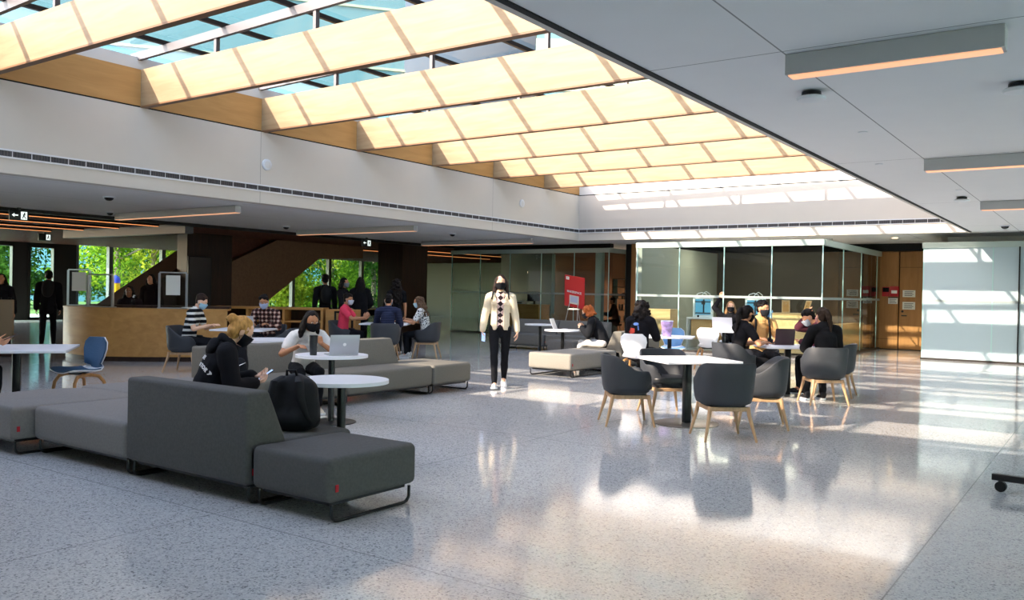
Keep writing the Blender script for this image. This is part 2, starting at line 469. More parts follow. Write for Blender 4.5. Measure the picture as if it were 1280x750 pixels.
# ---- skylight: deep veneered beams, posts, rails, purlins, panes
BY = [3.30, 5.80, 8.30, 10.83, 13.38, 15.92, 18.42, 20.91]
def purlin_x(i): return -13.05 + 1.577 * i
def zrail(x): return 5.31 + (x - XL) * .022
beam_lab = ['second wood beam from the near end of the skylight', 'wood beam cut by the top left corner of the picture',
  'wood skylight beam whose left end is left of every other visible one', 'wood skylight beam just behind the one with open sky above its whole length', 'fourth wood skylight beam from the far wall',
  'third wood skylight beam from the far wall', 'second wood skylight beam from the far wall', 'last wood skylight beam before the far bulkhead']
for k, y in enumerate(BY):
    b = nb(); bx(b, XL - .02, XR + .02, y, y + .10, ZB + .02, ZT, .004, 1)
    r = O('skylight_beam', b, M['beam'], None, True); setp(r, beam_lab[k], 'beam', 'wood beams across the skylight', 'thing')
    b = nb(); bx(b, XL - .02, XR + .02, y - .006, y + .106, ZB, ZB + .03, .003, 1); O('bottom_flange', b, M['flange'], r)
    for j in range(5):
        x = -11.66 + 2.28 * j
        if x > XR: continue
        b = nb(); bx(b, x - .03, x + .03, y + .02, y + .09, ZT, zrail(x) + .02); O('post', b, M['steel'], r)
# rails along X over each beam, purlins along Y, glazing
for k, y in enumerate(BY + [YB + .1, YN + .02]):
    b = nb()
    for x0, x1 in ((XL - .36, XR + .3),):
        v = bx(b, x0, x1, y, y + .07, 0, .09)
        for q in v: q.co.z += zrail(q.co.x)
        v = bx(b, x0, x1, y + .01, y + .06, .09, .14)
        for q in v: q.co.z += zrail(q.co.x)
    S('roof_rail', b, M['steel'])
for i in range(-1, 8):
    x = purlin_x(i)
    if x > XR + .3: continue
    b = nb(); z = zrail(x) + .14
    bx(b, x - .03, x + .03, YN - .1, YB + .3, z, z + .07)
    S('roof_purlin', b, M['darkframe'])
b = nb()
v = bx(b, XL - .36, XR + .3, YN - .2, YB + .3, .212, .222)
for q in v: q.co.z += zrail(q.co.x)
S('window_1', b, M['skyglass'])
# solid roof over the ceilings so only the well lets the sky in
b = nb(); bx(b, -36.6, XL - .36, -4.5, 42, 5.0, 5.2); bx(b, XR + .3, 7, -4.5, 42, 5.0, 5.2)
bx(b, XL - .36, XR + .3, -4.5, YN - .2, 5.0, 5.2); bx(b, XL - .36, XR + .3, YB + .3, 42, 5.0, 5.2); S('roof', b, M['offwhite'])

# ---- enclosing walls
b = nb(); bx(b, -36, 7, -4.6, -4.3, 0, 5); S('wall_behind', b, M['offwhite'])
b = nb(); bx(b, 6.6, 6.9, -4.3, 42, 3.05, 5); bx(b, 6.6, 6.9, 20, 42, 0, 3.05)
for i in range(10): bx(b, 6.65, 6.85, -4.3 + i * 2.53, -4.18 + i * 2.53, 0, 3.05)
S('wall_right', b, M['offwhite'])
b = nb(); bx(b, 6.74, 6.75, -4.3, 20, 0, 3.05); S('window_10', b, M['glass'])  # unseen glazing, added so daylight fills in from the right
b = nb(); bx(b, -36, -13.9, 38.4, 38.7, 0, 5); S('wall_far', b, M['darkframe'])

# ---- dark slat ceiling on the street side
b = nb(); bx(b, FX, -19.8, -4.3, 38.4, 3.16, 3.5); S('ceiling_slats', b, M['ceil_dark'])
b = nb()
for i in range(50):
    x = FX + .3 + i * .31
    if x < -20: bx(b, x, x + .09, -4.2, 38.3, 3.08, 3.16)
S('ceiling_battens', b, M['redwood'])
led_lab = ['amber light line nearest the white ceiling edge over the reception', 'second amber light line from the white ceiling edge', 'third amber light line from the white ceiling edge', 'amber light line farthest in among the dark slats', 'short amber light line beyond the brown staircase', 'amber light line farthest back beyond the staircase']
for k, (x, y0, y1) in enumerate(((-20.8, -3, 13.2), (-22.7, -3, 13.2), (-24.55, -3, 13.2), (-26.2, -3, 13.1), (-22.4, 24.2, 33), (-24.6, 24.2, 33))):
    b = nb(); bx(b, x - .03, x + .03, y0, y1, 3.03, 3.078); r = O('light_line', b, M['darkframe'], None, False); setp(r, led_lab[k], 'light', 'light lines in the dark slat ceiling')
    b = nb(); bx(b, x - .026, x + .026, y0 + .02, y1 - .02, 3.022, 3.03); O('diffuser', b, M['led2'], r, False)
b = nb(); bx(b, -26, -19.85, 13.35, 13.6, 2.84, 3.08); S('trim_3', b, M['steel'])
b = nb(); bx(b, -19.86, -19.76, -4.2, 34, 3.02, 3.14); S('trim_4', b, M['darkframe'])

# ---- street facade: dark piers, doors, windows with panes
b = nb()
for y0, y1, z0, z1 in ((-4.3, 38.4, 3.3, 5), (3.9, 4.1, 0, 3.3), (7.9, 8.1, 0, 3.3), (11.9, 12.1, 0, 3.3), (-.1, .1, 0, 3.3), (16.35, 16.85, 0, 3.3), (17.95, 18.8, 0, 3.3), (12, 16.4, 3.02, 3.3), (16.85, 17.95, 3.0, 3.3), (18.8, 38.4, 0, .35)):  # near bays, out of view, are left open to let fill daylight in
    bx(b, FX - .25, FX, y0, y1, z0, z1)
S('wall_left', b, M['darkframe'])
def glazing(name, y0, y1, z0, z1, w=.07, mid=None, m='darkframe', kind='structure'):
    b = nb()
    for a in ((y0, y0 + w, z0, z1), (y1 - w, y1, z0, z1), (y0, y1, z0, z0 + w), (y0, y1, z1 - w, z1)): bx(b, FX - .2, FX + .03, *a)
    if mid: bx(b, FX - .15, FX, y0, y1, mid, mid + .05)
    r = S(name, b, M[m])
    b = nb(); bx(b, FX - .1, FX - .09, y0 + w, y1 - w, z0 + w, z1 - w); O('pane', b, M['glass'], r, False)
    return r
glazing('door_1', 12.1, 16.35, 0, 3.02, .1)
glazing('door_2', 16.85, 17.95, 0, 3.0, .1, 1.0)
n = 1
for y0, y1 in ((18.8, 20.3), (20.3, 22.8), (22.8, 25.3), (25.3, 27.85), (27.85, 30.35), (30.35, 32.9), (32.9, 35.4), (35.4, 38)):
    n += 1; glazing('window_%d' % n, y0, y1, .35, 3.3, .09, None, 'steel')
b = nb(); bx(b, FX, FX + .5, 18.8, 38.3, .30, .36, .01); S('trim_5', b, M['counterwood'])

# ---- outside
b = nb(); bx(b, 15.7, 16, -11, 30, -.3, 3.4); S('wall_bounce', b, mat('bounce_wall', '#d2cdc2', .9, var=.15, vscale=2))  # unseen wall added outside, pale to bounce sunlight in through the right glazing
b = nb(); bx(b, -75, FX - .25, -30, 75, -.4, -.06); bx(b, FX - .25, 40, 42, 110, -.4, -.06); S('ground', b, M['grass'])
b = nb(); bx(b, -43, FX - .25, -30, 75, -.06, -.03); bx(b, FX - .25, 30, -30, -4.6, -.3, -.03); bx(b, 7, 30, -4.6, 42, -.3, -.03); S('path', b, M['asphalt'])  # the unseen eastern paving is kept pale to reflect sun indoors
b = nb(); bx(b, FX - 2.2, FX - .25, 18.4, 40, 3.26, 3.5); S('canopy_slab_roof', b, M['offwhite'])
def tree(loc, h, cr, n, leaf, label, seed, trunk=True, lo=.35, size=.16):
    rnd = random.Random(seed)
    t = E('tree', label, 'tree', loc, 0, 'trees outside the windows')
    b = nb()
    tube(b, [(0, 0, -.1), (.04, .02, h * .3), (-.05, .03, h * .55), (0, 0, h * .8)], [.2, .16, .12, .05], 10)
    for k in range(7):
        a = rnd.random() * 6.28; z = h * (.35 + .06 * k)
        tube(b, [(0, 0, z), (cos(a) * cr * .35, sin(a) * cr * .35, z + .5), (cos(a) * cr * .7, sin(a) * cr * .7, z + 1.)], [.07, .05, .02], 6)
    O('trunk', b, M['bark'], t)
    vs, fs = [], []
    cl = [(V((rnd.gauss(0, .5) * cr, rnd.gauss(0, .5) * cr, h * (lo + (1 - lo) * rnd.random()))), cr * rnd.uniform(.25, .5)) for _ in range(34)]
    for i in range(n):
        c, r = cl[i % len(cl)]
        d = V((rnd.gauss(0, 1), rnd.gauss(0, 1), rnd.gauss(0, 1))).normalized() * r * rnd.random() ** .4
        p = c + d; u = V((rnd.gauss(0, 1), rnd.gauss(0, 1), rnd.gauss(0, 1))).normalized(); w = u.cross(V((rnd.random(), rnd.random(), rnd.random()))).normalized()
        s = size * rnd.uniform(.6, 1.3); k = len(vs)
        vs += [p - u * s, p + w * s * .45, p + u * s, p - w * s * .45]; fs.append((k, k + 1, k + 2, k + 3))
    me = bpy.data.meshes.new('foliage'); me.from_pydata(vs, [], fs)
    finish('foliage', me, M[leaf], t, False)
tree((-44, 25.5, 0), 8, 2.6, 6000, 'leaf1', 'tree with a pale straight trunk behind the left reception window', 1, lo=.28)
tree((-47, 29.5, 0), 9, 3.2, 6500, 'leaf2', 'yellow green tree in the middle reception window', 2, lo=.12)
tree((-46, 33, 0), 8, 2.8, 6500, 'leaf2', 'bright yellow green tree in the right reception window beside the stair', 3, lo=.08)
tree((-43, 36.5, 0), 6.5, 2.4, 7500, 'leaf2', 'bright leafy tree under the slope of the staircase', 4, lo=.03)
tree((-43.5, 40.5, 0), 7, 2.6, 7500, 'leaf1', 'green and yellow tree filling the window right of the stair foot', 5, lo=.02)
tree((-44, 45, 0), 7.5, 2.8, 7500, 'leaf3', 'dark green tree in the last window before the brown column', 6, lo=.02)
tree((-52, 24, 0), 7, 3, 5000, 'leaf3', 'deep green tree seen through the glass entrance door', 7, lo=.15)
tree((-56, 20, 0), 8, 3.4, 5000, 'leaf1', 'tree at the far left edge behind the entrance glazing', 8, lo=.15)
tree((-58, 34, 0), 10, 4, 6000, 'leaf3', 'tall tree far behind the reception windows', 9, lo=.1)
tree((-55, 47, 0), 10, 4, 6000, 'leaf3', 'tall dark tree far behind the right hand windows', 10, lo=.05)
for k, (x_, y_, lab) in enumerate(((-63, 27, 'distant tree behind the reception windows, nearest the entrance'), (-62, 36, 'distant tree behind the yellow post'), (-64, 44, 'distant tree behind the left end of the staircase'), (-61, 52, 'distant tree seen under the staircase slope'), (-60, 60, 'distant tree behind the standing students'), (-66, 66, 'distant tree farthest right beyond the windows'))):
    tree((x_, y_, 0), 8.5, 3.6, 4500, ('leaf3', 'leaf1', 'leaf2')[k % 3], lab, 30 + k, lo=.03, size=.26)
t = E('bollard_post', 'yellow post with a blue cap outside the reception window', 'post', (-38.6, 22.3, -.42))
b = nb(); lathe(b, [(.2, 0), (.21, .02), (.21, 1.95), (.2, 1.97)], 20); O('shaft', b, M['yellow'], t)
b = nb(); lathe(b, [(.22, 1.97), (.22, 2.15), (.16, 2.27), (.05, 2.33)], 20); O('cap', b, M['blue'], t)
# glazed neighbours beyond the roof; wide teal one added to cover bright sky
def neighbour(label, x, y, rz, w, d, h, band, step):
    t = E('office_building', label, 'building', (x, y, -.4), rz, 'tall buildings seen through the skylight')
    b = nb(); bx(b, -w, w, 0, d, 0, h); O('facade', b, M['towerglass'], t, False)
    b = nb(); z = step
    while z < h: bx(b, -w - .1, w + .1, -.15, d + .1, z - band, z); z += step
    O('floor_bands', b, M['tower'], t, False)
neighbour('wide teal block added to cover the sky behind the left skylight panes', -88, 52, R(52), 30, 16, 52, .3, 7)
neighbour('pale green banded tower seen through the middle skylight panes', -46, 92, R(34), 13, 14, 44, 2.2, 4)
# ---- staircase and dark core on the left
root = E('staircase', 'brown wood clad staircase rising in front of the left windows', 'staircase', (0, 0, 0))
def yz_prism(pts, x0, x1):
    b = nb(); a = [b.verts.new((x0, y, z)) for y, z in pts]; c = [b.verts.new((x1, y, z)) for y, z in pts]
    b.faces.new(a); b.faces.new(list(reversed(c)))
    for i in range(len(pts)):
        j = (i + 1) % len(pts); b.faces.new((a[i], a[j], c[j], c[i]))
    return b
O('stair_cladding', yz_prism([(16.96, 0), (17.4, 0), (17.9, .55), (20.83, 2.53), (22.95, 2.62), (22.95, 3.06), (18.95, 3.06), (16.96, 2.18)], -23.3, -23), M['stairwood'], root, False)
O('upper_soffit', yz_prism([(16.9, .3), (18.2, .6), (21, 2.6), (21, 3.07), (16.9, 3.07)], -25, -23.35), M['redwood'], root, False)
O('lower_flight', yz_prism([(13.2, 0), (16.94, 0), (16.94, 3.05), (13.2, .58)], -24.6, -23.2), M['darkwood'], root, False)
O('stair_foot', yz_prism([(17.5, 0), (19.6, 0), (19.6, 1.3), (18.1, .35)], -25, -24.2), M['offwhite'], root, False)
O('core_wall', yz_prism([(15.35, 0), (16.94, 0), (16.94, 3.07), (15.35, 3.07)], -23.2, -22.7), M['darkwood'], root, False)
r = E('wall_display', 'tall blue black display panel on the dark stair core', 'screen', (-22.68, 15.75, 1.62))
b = nb(); bx(b, 0, .06, -.4, .4, -.75, .75, .008); O('bezel', b, M['black'], r)
b = nb(); bx(b, .058, .066, -.37, .37, -.72, .72); O('screen', b, M['bezel'], r, False)
b = nb(); bx(b, -21.2, -20.05, 21.9, 23.2, 0, 3.08); S('column', b, M['darkwood'])

# ---- glass partition rooms
def partition(name, label, x0, x1, y, h, nx, side=None, m='greenglass', sill='darkframe', back=27, head=.14):
    """glass wall along X (and along Y at x=side) with a head rail, a mid band, joints and a base channel"""
    root = E(name, label, 'glass wall', (0, 0, 0), 0, None)
    g = nb(); bx(g, x0, x1, y, y + .012, .05, h - head); O('panes', g, M[m], root, False)
    hd = nb(); bx(hd, x0 - .03, x1 + .03, y - .04, y + .06, h - head, h)
    bs = nb(); bx(bs, x0 - .03, x1 + .03, y - .03, y + .05, 0, .05)
    ed = nb(); md = nb()
    for i in range(nx + 1):
        x = x0 + (x1 - x0) * i / nx; bx(ed, x - .012, x + .012, y - .006, y + .018, .05, h - head)
    bx(md, x0, x1, y - .004, y, 1.42, 1.48)
    if side is not None:
        g = nb(); bx(g, side - .006, side + .006, y + .02, back, .05, h - head); O('side_panes', g, M[m], root, False)
        bx(hd, side - .05, side + .05, y + .06, back, h - head, h); bx(bs, side - .04, side + .04, y + .05, back, 0, .05)
        for i in range(1, 4):
            yy = y + (back - y) * i / 3.2; bx(ed, side - .01, side + .01, yy - .012, yy + .012, .05, h - head)
        bx(md, side + .006, side + .01, y, back, 1.42, 1.48)
    O('head_rail', hd, M['edgehead'], root, False); O('base_channel', bs, M[sill], root, False)
    O('pane_joints', ed, M['edge'], root, False); O('sight_band', md, M['band'], root, False)
    return root
M['edgehead'] = mat('head_rail_green', '#a8b8b2', .35, spec=.6)
M['headdark'] = mat('head_rail_dark', '#4e5652', .4)
M['band'] = glass('etched_band', '#d8e2e0', 1, body=.55, bodycol='#b8c4c4')
partition('glass_partition', 'clear glass box wall in front of the two printers', -10.6, -5.72, 20.89, 2.86, 4, -5.72, back=26.9)
partition('glass_partition', 'dark glass room front behind the walking woman', -19.9, -13.4, 24.4, 2.95, 5, -13.4, back=28.2)
p = partition('glass_partition', 'frosted white glass wall at the right edge', -3.91, 3.6, 23.15, 2.88, 5, -3.91, m='frost', back=26.9)
b = nb(); bx(b, -1.88, -1.85, 23.1, 23.13, .05, 2.75); O('door_gap', b, M['blackgap'], p, False)
b = nb(); bx(b, -3.6, 3.5, 24.6, 24.8, 0, 3.1); S('wall_behind_frost', b, M['offwhite'])
# dark zone above the glass heads
b = nb(); bx(b, -19.9, -13.4, 24.5, 24.7, 2.97, 3.1); bx(b, -13.5, -3.9, 26.95, 27.05, 2.88, 3.1); S('trim_6', b, M['blackgap'])
# back walls
b = nb(); bx(b, -13.3, -5.95, 27.05, 27.3, 0, 3.1); S('wall_back', b, M['roomwood'])
b = nb(); bx(b, -4.5, 6.6, 27.05, 27.3, 0, 3.1); bx(b, -5.95, -4.5, 27.05, 27.3, 2.87, 3.1); S('wall_back_right', b, M['doorwood'])
b = nb(); bx(b, -12.85, -12.35, 24.9, 25.15, 0, 3.1); S('column_wood', b, M['doorwood'])
b = nb(); bx(b, -13.1, -12.87, 25, 25.2, 0, 3.1); S('column_dark', b, M['blackgap'])
b = nb(); bx(b, -19.9, -13.2, 29.6, 29.8, 0, 3.1); S('wall_room', b, mat('room_red_brown', '#6e4833', .5, var=.1, vscale=2)); 
b = nb(); bx(b, -20, -17.6, 27.6, 27.75, 0, 3.1); S('wall_room_dark', b, M['headdark'])
b = nb(); bx(b, -6.1, -5.9, 26.2, 27.05, 0, 2.85); S('trim_7', b, M['blackgap'])

b = nb(); bx(b, -13.3, 6.6, 27.32, 27.5, 0, 3.1); S('wall_back_stop', b, M['blackgap'])  # added backing so no daylight shows through the door gaps
b = nb(); bx(b, -10.8, -10.62, 21.2, 26.6, 0, 2.84); S('wall_box_left', b, mat('box_wall_grey', '#8f948f', .5))
# double doors with papers and the fire alarm
for k, (x0, x1) in enumerate(((-5.85, -5.21), (-5.2, -4.55))):
    b = nb(); bx(b, x0 + .01, x1 - .01, 27.0, 27.06, .02, 2.86, .004, 1)
    r = S('door_%d' % (3 + k), b, M['doorwood'], None)
    b = nb(); bx(b, x0 + .012, x1 - .012, 26.99, 27.0, .3 if k == 0 else 2.4, .308 if k == 0 else 2.408); O('panel_joint', b, M['blackgap'], r, False)
    if k == 1:
        b = nb(); lathe(b, [(.035, 0), (.035, .012)], 16, M=Matrix.Translation((x0 + .1, 27, 1.12)) @ Matrix.Rotation(R(90), 4, 'X'))
        lathe(b, [(.02, 0), (.02, .05)], 12, M=Matrix.Translation((x0 + .1, 27, 1.0)) @ Matrix.Rotation(R(90), 4, 'X'))
        bx(b, x0 + .08, x0 + .23, 26.94, 26.96, .985, 1.015, .005); O('handle', b, M['black'], r)
def sheet(label, x, z, w, h, y=26.985, m='paper', lines=4, cat='paper sign', name='paper_sign', group=None):
    b = nb(); bx(b, x - w / 2, x + w / 2, y - .004, y, z - h / 2, z + h / 2); r = O(name, b, M[m], None, False); setp(r, label, cat, group)
    if lines:
        b = nb()
        for i in range(lines):
            zz = z + h * (.28 - .56 * i / max(1, lines - 1)); bx(b, x - w * .36, x + w * (.36 - .1 * (i % 2)), y - .006, y - .004, zz - .008, zz + .008)
        O('printed_lines', b, M['steel'], r, False)
    return r
sheet('upper white notice on the wood door right of the fire alarm', -4.93, 1.64, .34, .2)
sheet('lower white notice on the wood door just above the handle', -4.93, 1.29, .34, .22)
r = sheet('white notice with a black top below the red fire alarm', -5.36, 1.42, .26, .17, lines=3)
b = nb(); bx(b, -5.49, -5.23, 26.978, 26.985, 1.505, 1.535); O('black_strip', b, M['black'], r, False)
r = E('fire_alarm', 'red fire alarm pull station on the left wood door', 'fire alarm', (-5.32, 26.98, 1.7))
b = nb(); bx(b, -.12, .12, -.06, 0, -.15, .15, .012); O('housing', b, M['redpop'], r)
b = nb(); bx(b, -.08, .08, -.066, -.058, -.06, .03, .003); O('white_bar', b, M['inkwhite'], r)
r = E('alarm_sign', 'small dark and red plate left of the fire alarm', 'sign', (-5.56, 26.99, 1.7))
b = nb(); bx(b, -.1, .1, -.02, 0, -.15, .13, .004); O('plate', b, M['redpop'], r)
b = nb(); bx(b, -.085, .085, -.024, -.019, -.02, .11); O('dark_field', b, M['screen'], r, False)

# ---- things on the ceilings and bulkheads
def lightbar(label, x0, x1, y, z=ZC):
    r = E('linear_light', label, 'ceiling light', ((x0 + x1) / 2, y, z - .002), 0, 'linear ceiling lights'); w = (x1 - x0) / 2
    b = nb(); bx(b, -w, w, -.07, .07, -.14, 0, .004, 1); O('body', b, M['fixture'], r)
    b = nb(); bx(b, -w + .02, w - .02, -.06, .06, -.147, -.139); O('diffuser', b, M['led'], r, False)
lightbar('long linear light nearest the camera on the right ceiling', -1.87, -.57, 5.88)
lightbar('linear light second from the camera on the right ceiling', -1.87, .9, 11.0)
lightbar('linear light farthest back on the right ceiling', -1.87, 1.2, 16.05)
lightbar('linear light nearest the camera on the left ceiling above reception', -18.9, -14.5, 10.95)
lightbar('middle linear light on the left ceiling', -18.9, -14.5, 16.3)
lightbar('linear light farthest back on the left ceiling', -18.9, -14.5, 21.6)
def ap(label, x, y):
    r = E('wifi_access_point', label, 'access point', (x, y, ZC), 0, 'access points on the right ceiling')
    b = nb(); lathe(b, [(.05, 0), (.075, -.01), (.075, -.035), (.05, -.04)], 20); O('mount', b, M['black'], r)
    b = nb(); lathe(b, [(.1, -.045), (.115, -.055), (.105, -.075), (.05, -.085), (.01, -.087)], 24); O('cover', b, M['plastic'], r)
ap('white access point with dark mount below the nearest right linear light', -2.02, 6.95); ap('white access point cut off by the right edge', -.63, 7.45); ap('access point between the two far right linear lights', -2.03, 15.15)
def dome(name, label, cat, x, y, r_, m1, m2, grp=None):
    r = E(name, label, cat, (x, y, ZC), 0, grp)
    b = nb(); lathe(b, [(r_, 0), (r_, -.02), (r_ * .8, -.025)], 20); O('ring', b, M[m1], r)
    b = nb(); lathe(b, [(r_ * .78, -.02), (r_ * .7, -.05), (r_ * .4, -.075), (.005, -.082)], 20); O('dome', b, M[m2], r)
dome('dome_camera', 'black dome camera at the far end of the right ceiling', 'camera', -2.0, 21.2, .1, 'plastic', 'screen')
dome('ceiling_speaker', 'round dark detector on the left ceiling above the striped chair sitter', 'detector', -15.4, 8.75, .11, 'plastic', 'black')
dome('ceiling_detector', 'small dark detector near the left ceiling edge', 'detector', -18.6, 10.6, .09, 'plastic', 'black')
dome('ceiling_detector', 'dark detector between the two left linear lights', 'detector', -18.1, 15.2, .1, 'plastic', 'black')
dome('ceiling_detector', 'dark detector between the middle and far left linear lights', 'detector', -15.5, 19.0, .1, 'plastic', 'black')
r = E('downlight', 'small glowing downlight in the ceiling above the wood doors', 'light', (-4.83, 24.39, ZC))
b = nb(); lathe(b, [(.1, 0), (.1, -.008), (.075, -.01)], 20); O('trim_ring', b, M['plastic'], r)
b = nb(); lathe(b, [(.07, -.012), (.01, -.014)], 16); O('lamp', b, M['down'], r)
for lab, x, y in (('small round sprinkler cap right of the skylight edge', -2.08, 8.9), ('round sprinkler cap farther along the right ceiling', -2.4, 11.1), ('sprinkler cap near the far right linear light', -1.95, 14.2)):
    r = E('sprinkler_cap', lab, 'sprinkler', (x, y, ZC), 0, 'sprinkler caps on the right ceiling')
    b = nb(); lathe(b, [(.045, 0), (.045, -.008), (.01, -.012)], 16); O('plate', b, M['plastic'], r)
for lab, y, z in (('round white wall speaker on the left bulkhead nearer the camera', 10.95, 3.86), ('round white wall speaker at the far end of the left bulkhead', 19.75, 3.95)):
    r = E('wall_speaker', lab, 'speaker', (XL, y, z), 0, 'round speakers on the left bulkhead')
    rot = Matrix.Rotation(R(90), 4, 'Y')
    b = nb(); lathe(b, [(.11, 0), (.11, .03), (.095, .04)], 24, M=rot); O('rim', b, M['plastic'], r)
    b = nb(); lathe(b, [(.093, .034), (.05, .045), (.005, .048)], 24, M=rot); O('grille', b, M['offwhite'], r)
def exitsign(label, x, y, rz, arrow=True):
    r = E('exit_sign', label, 'exit sign', (x, y, ZC - .04), rz, 'running man exit signs')
    b = nb(); bx(b, -.2, .2, -.025, .025, -.24, -.02, .006); bx(b, -.03, .03, -.02, .02, -.02, .04); O('plate', b, M['greenexit'], r)
    b = nb()
    if arrow:
        bx(b, -.12, -.03, -.03, -.026, -.14, -.115); v = [b.verts.new(p) for p in ((-.16, -.029, -.128), (-.105, -.029, -.085), (-.105, -.029, -.17))]; b.faces.new(v)
        O('arrow', b, M['exitlit'], r, False); b = nb()
    bx(b, .03, .16, -.03, -.026, -.215, -.045); O('pictogram_field', b, M['exitlit'], r, False)
    b = nb(); ell(b, (.105, -.032, -.075), (.016, .003, .016)); cap(b, (.1, -.032, -.1), (.085, -.032, -.14), .016, .014, 8); cap(b, (.085, -.032, -.14), (.06, -.032, -.19), .011, .008, 8); cap(b, (.085, -.032, -.14), (.12, -.032, -.165), .011, .008, 8); cap(b, (.12, -.032, -.165), (.13, -.032, -.2), .008, .008, 8); cap(b, (.1, -.032, -.1), (.065, -.032, -.12), .008, .006, 8); cap(b, (.1, -.032, -.1), (.135, -.032, -.12), .008, .006, 8)
    O('running_figure', b, M['greenexit'], r)
exitsign('exit sign with arrow at the far left under the white ceiling edge', -19.6, 9.1, R(90)); exitsign('exit sign over the glass entrance door', -27.9, 13.75, R(90), False); exitsign('exit sign with arrow above the standing students', -19.4, 19.5, R(90))
# ------------------------------------------------------------------ furniture
def smooth_box(b, x0, x1, y0, y1, z0, z1, bev=.045): bx(b, x0, x1, y0, y1, z0, z1, bev, 4)

def sled(b, x, y0, y1, zt, r=.011):
    """one sled leg: a black loop standing in the plane x = const"""
    c = .05
    pts = [(x, y0, zt), (x, y0, c)] + [(x, y0 + c - c * cos(R(a)), c + r - c * sin(R(a))) for a in (30, 60, 90)] + [(x, y1 - c + c * sin(R(a)), c + r - c * cos(R(a))) for a in (0, 30, 60)] + [(x, y1, c), (x, y1, zt)]
    tube(b, pts, r, 8)

def sofa(label, X0, X1, Y0, Y1, m, back=None, round_left=False, legs='X', group='modular sofa units', bt=.76, zs=.41, bd=.34, gap=.012, notch=None, tag=None):
    """upholstered unit on two sled legs; back = side carrying a wedge backrest"""
    cx, cy = (X0 + X1) / 2, (Y0 + Y1) / 2; hx, hy = (X1 - X0) / 2 - gap / 2, (Y1 - Y0) / 2 - gap / 2
    r = E('sofa_unit' if back or round_left else 'ottoman', label, 'sofa' if back or round_left else 'ottoman', (cx, cy, 0), 0, group)
    b = nb()
    if round_left:
        out = []
        rr = min(hx, hy) * 1.1
        out += [(hx, -hy), (hx, hy)]
        for a in range(90, 181, 10): out.append((-hx + rr * .9 + rr * .9 * cos(R(a)), hy - .25 + .25 * sin(R(a))))
        for a in range(180, 271, 10): out.append((-hx + rr + rr * cos(R(a)), -hy + rr + rr * sin(R(a))))
        prism(b, out, .13, zs, .04, 4)
    else: smooth_box(b, -hx, hx, -hy, hy, .13, zs)
    st = O('seat', b, M[m], r)
    b = nb(); bx(b, -hx + .06, hx - .06, -hy + .06, hy - .06, .105, .132); O('base_frame', b, M['black'], r)
    for s in (-1, 1):
        b = nb()
        if legs == 'X': sled(b, s * (hx - .03), -hy + .05, hy - .05, .12)
        else:
            sled(b, s * (hy - .03), -hx + .05, hx - .05, .12)
            for v in b.verts: v.co = V((v.co.y, v.co.x, v.co.z))
        O('leg', b, M['black'], r)
    if back:
        b = nb(); bot, top = bd, bd * .55
        if back == 'Y-': P = [(-hy, .14), (-hy + bot, .14), (-hy + bot, zs), (-hy + top, bt), (-hy, bt)]; ax = 'x'
        if back == 'X-': P = [(-hx, .14), (-hx + bot, .14), (-hx + bot, zs), (-hx + top, bt), (-hx, bt)]; ax = 'y'
        if back == 'X+': P = [(hx, .14), (hx - bot, .14), (hx - bot, zs), (hx - top, bt), (hx, bt)]; ax = 'y'
        if back == 'Y+': P = [(hy, .14), (hy - bot, .14), (hy - bot, zs), (hy - top, bt), (hy, bt)]; ax = 'x'
        L = (hx if ax == 'x' else hy)
        lo, hi = (-L, L) if notch is None else notch
        f0 = [b.verts.new((lo, p[0], p[1]) if ax == 'x' else (p[0], lo, p[1])) for p in P]
        f1 = [b.verts.new((hi, p[0], p[1]) if ax == 'x' else (p[0], hi, p[1])) for p in P]
        b.faces.new(f0); b.faces.new(list(reversed(f1)))
        for i in range(5): b.faces.new((f0[i], f0[(i + 1) % 5], f1[(i + 1) % 5], f1[i]))
        bmesh.ops.recalc_face_normals(b, faces=b.faces[:])
        bmesh.ops.bevel(b, geom=b.edges[:], offset=.028, segments=3, affect='EDGES', profile=.5)
        for v in b.verts:
            if back[0] == 'Y': v.co.y += (-.004 if back[1] == '-' else .004)
            else: v.co.x += (-.004 if back[1] == '-' else .004)
        O('backrest', b, M[m], r)
    if tag is None: tag = legs == 'X'
    if tag:
      b = nb(); bx(b, hx - .004, hx + .006, -hy + .05, -hy + .075, .2, .245, .002, 1); O('red_tag', b, M['tag'], st)
    return r

G1 = 'L shaped run of grey lounge units in front'
sofa('grey square ottoman nearest the camera with a red tag on its edge', -4.66, -3.9, 3.64, 4.46, 'sofa_dark', group=G1)
sofa('charcoal sofa unit whose tall back faces the camera', -6.1, -4.67, 3.62, 4.6, 'sofa_dark', 'Y-', group=G1)
sofa('low grey bench left of the tall charcoal sofa back', -7.52, -6.11, 3.62, 4.66, 'sofa_mid', group=G1)
sofa('low grey corner seat with a rounded end at the far left', -8.66, -7.53, 3.45, 4.66, 'sofa_mid', round_left=True, group=G1)
sofa('low grey bench behind the rounded corner seat', -8.75, -7.8, 4.67, 5.98, 'sofa_mid', legs='Y', group=G1)
G2 = 'olive grey lounge units of the middle row'
sofa('olive grey sofa unit the white tee student sits on', -8.78, -7.8, 6.0, 7.55, 'sofa_olive', 'X-', legs='Y', group=G2, notch=(-.77, .62))
sofa('olive grey sofa unit with a low back behind the silver laptop', -8.78, -7.8, 7.56, 9.2, 'sofa_olive', 'X-', legs='Y', group=G2, notch=(-.66, .81))
sofa('olive grey ottoman at the far end of the middle row', -8.78, -7.8, 9.21, 10.08, 'sofa_olive', legs='Y', group=G2)
G3 = 'stone grey lounge units behind the walking woman'
sofa('stone grey long ottoman with a sunlit end right of the walking woman', -8.52, -7.62, 12.6, 14.28, 'sofa_pale', group=G3)
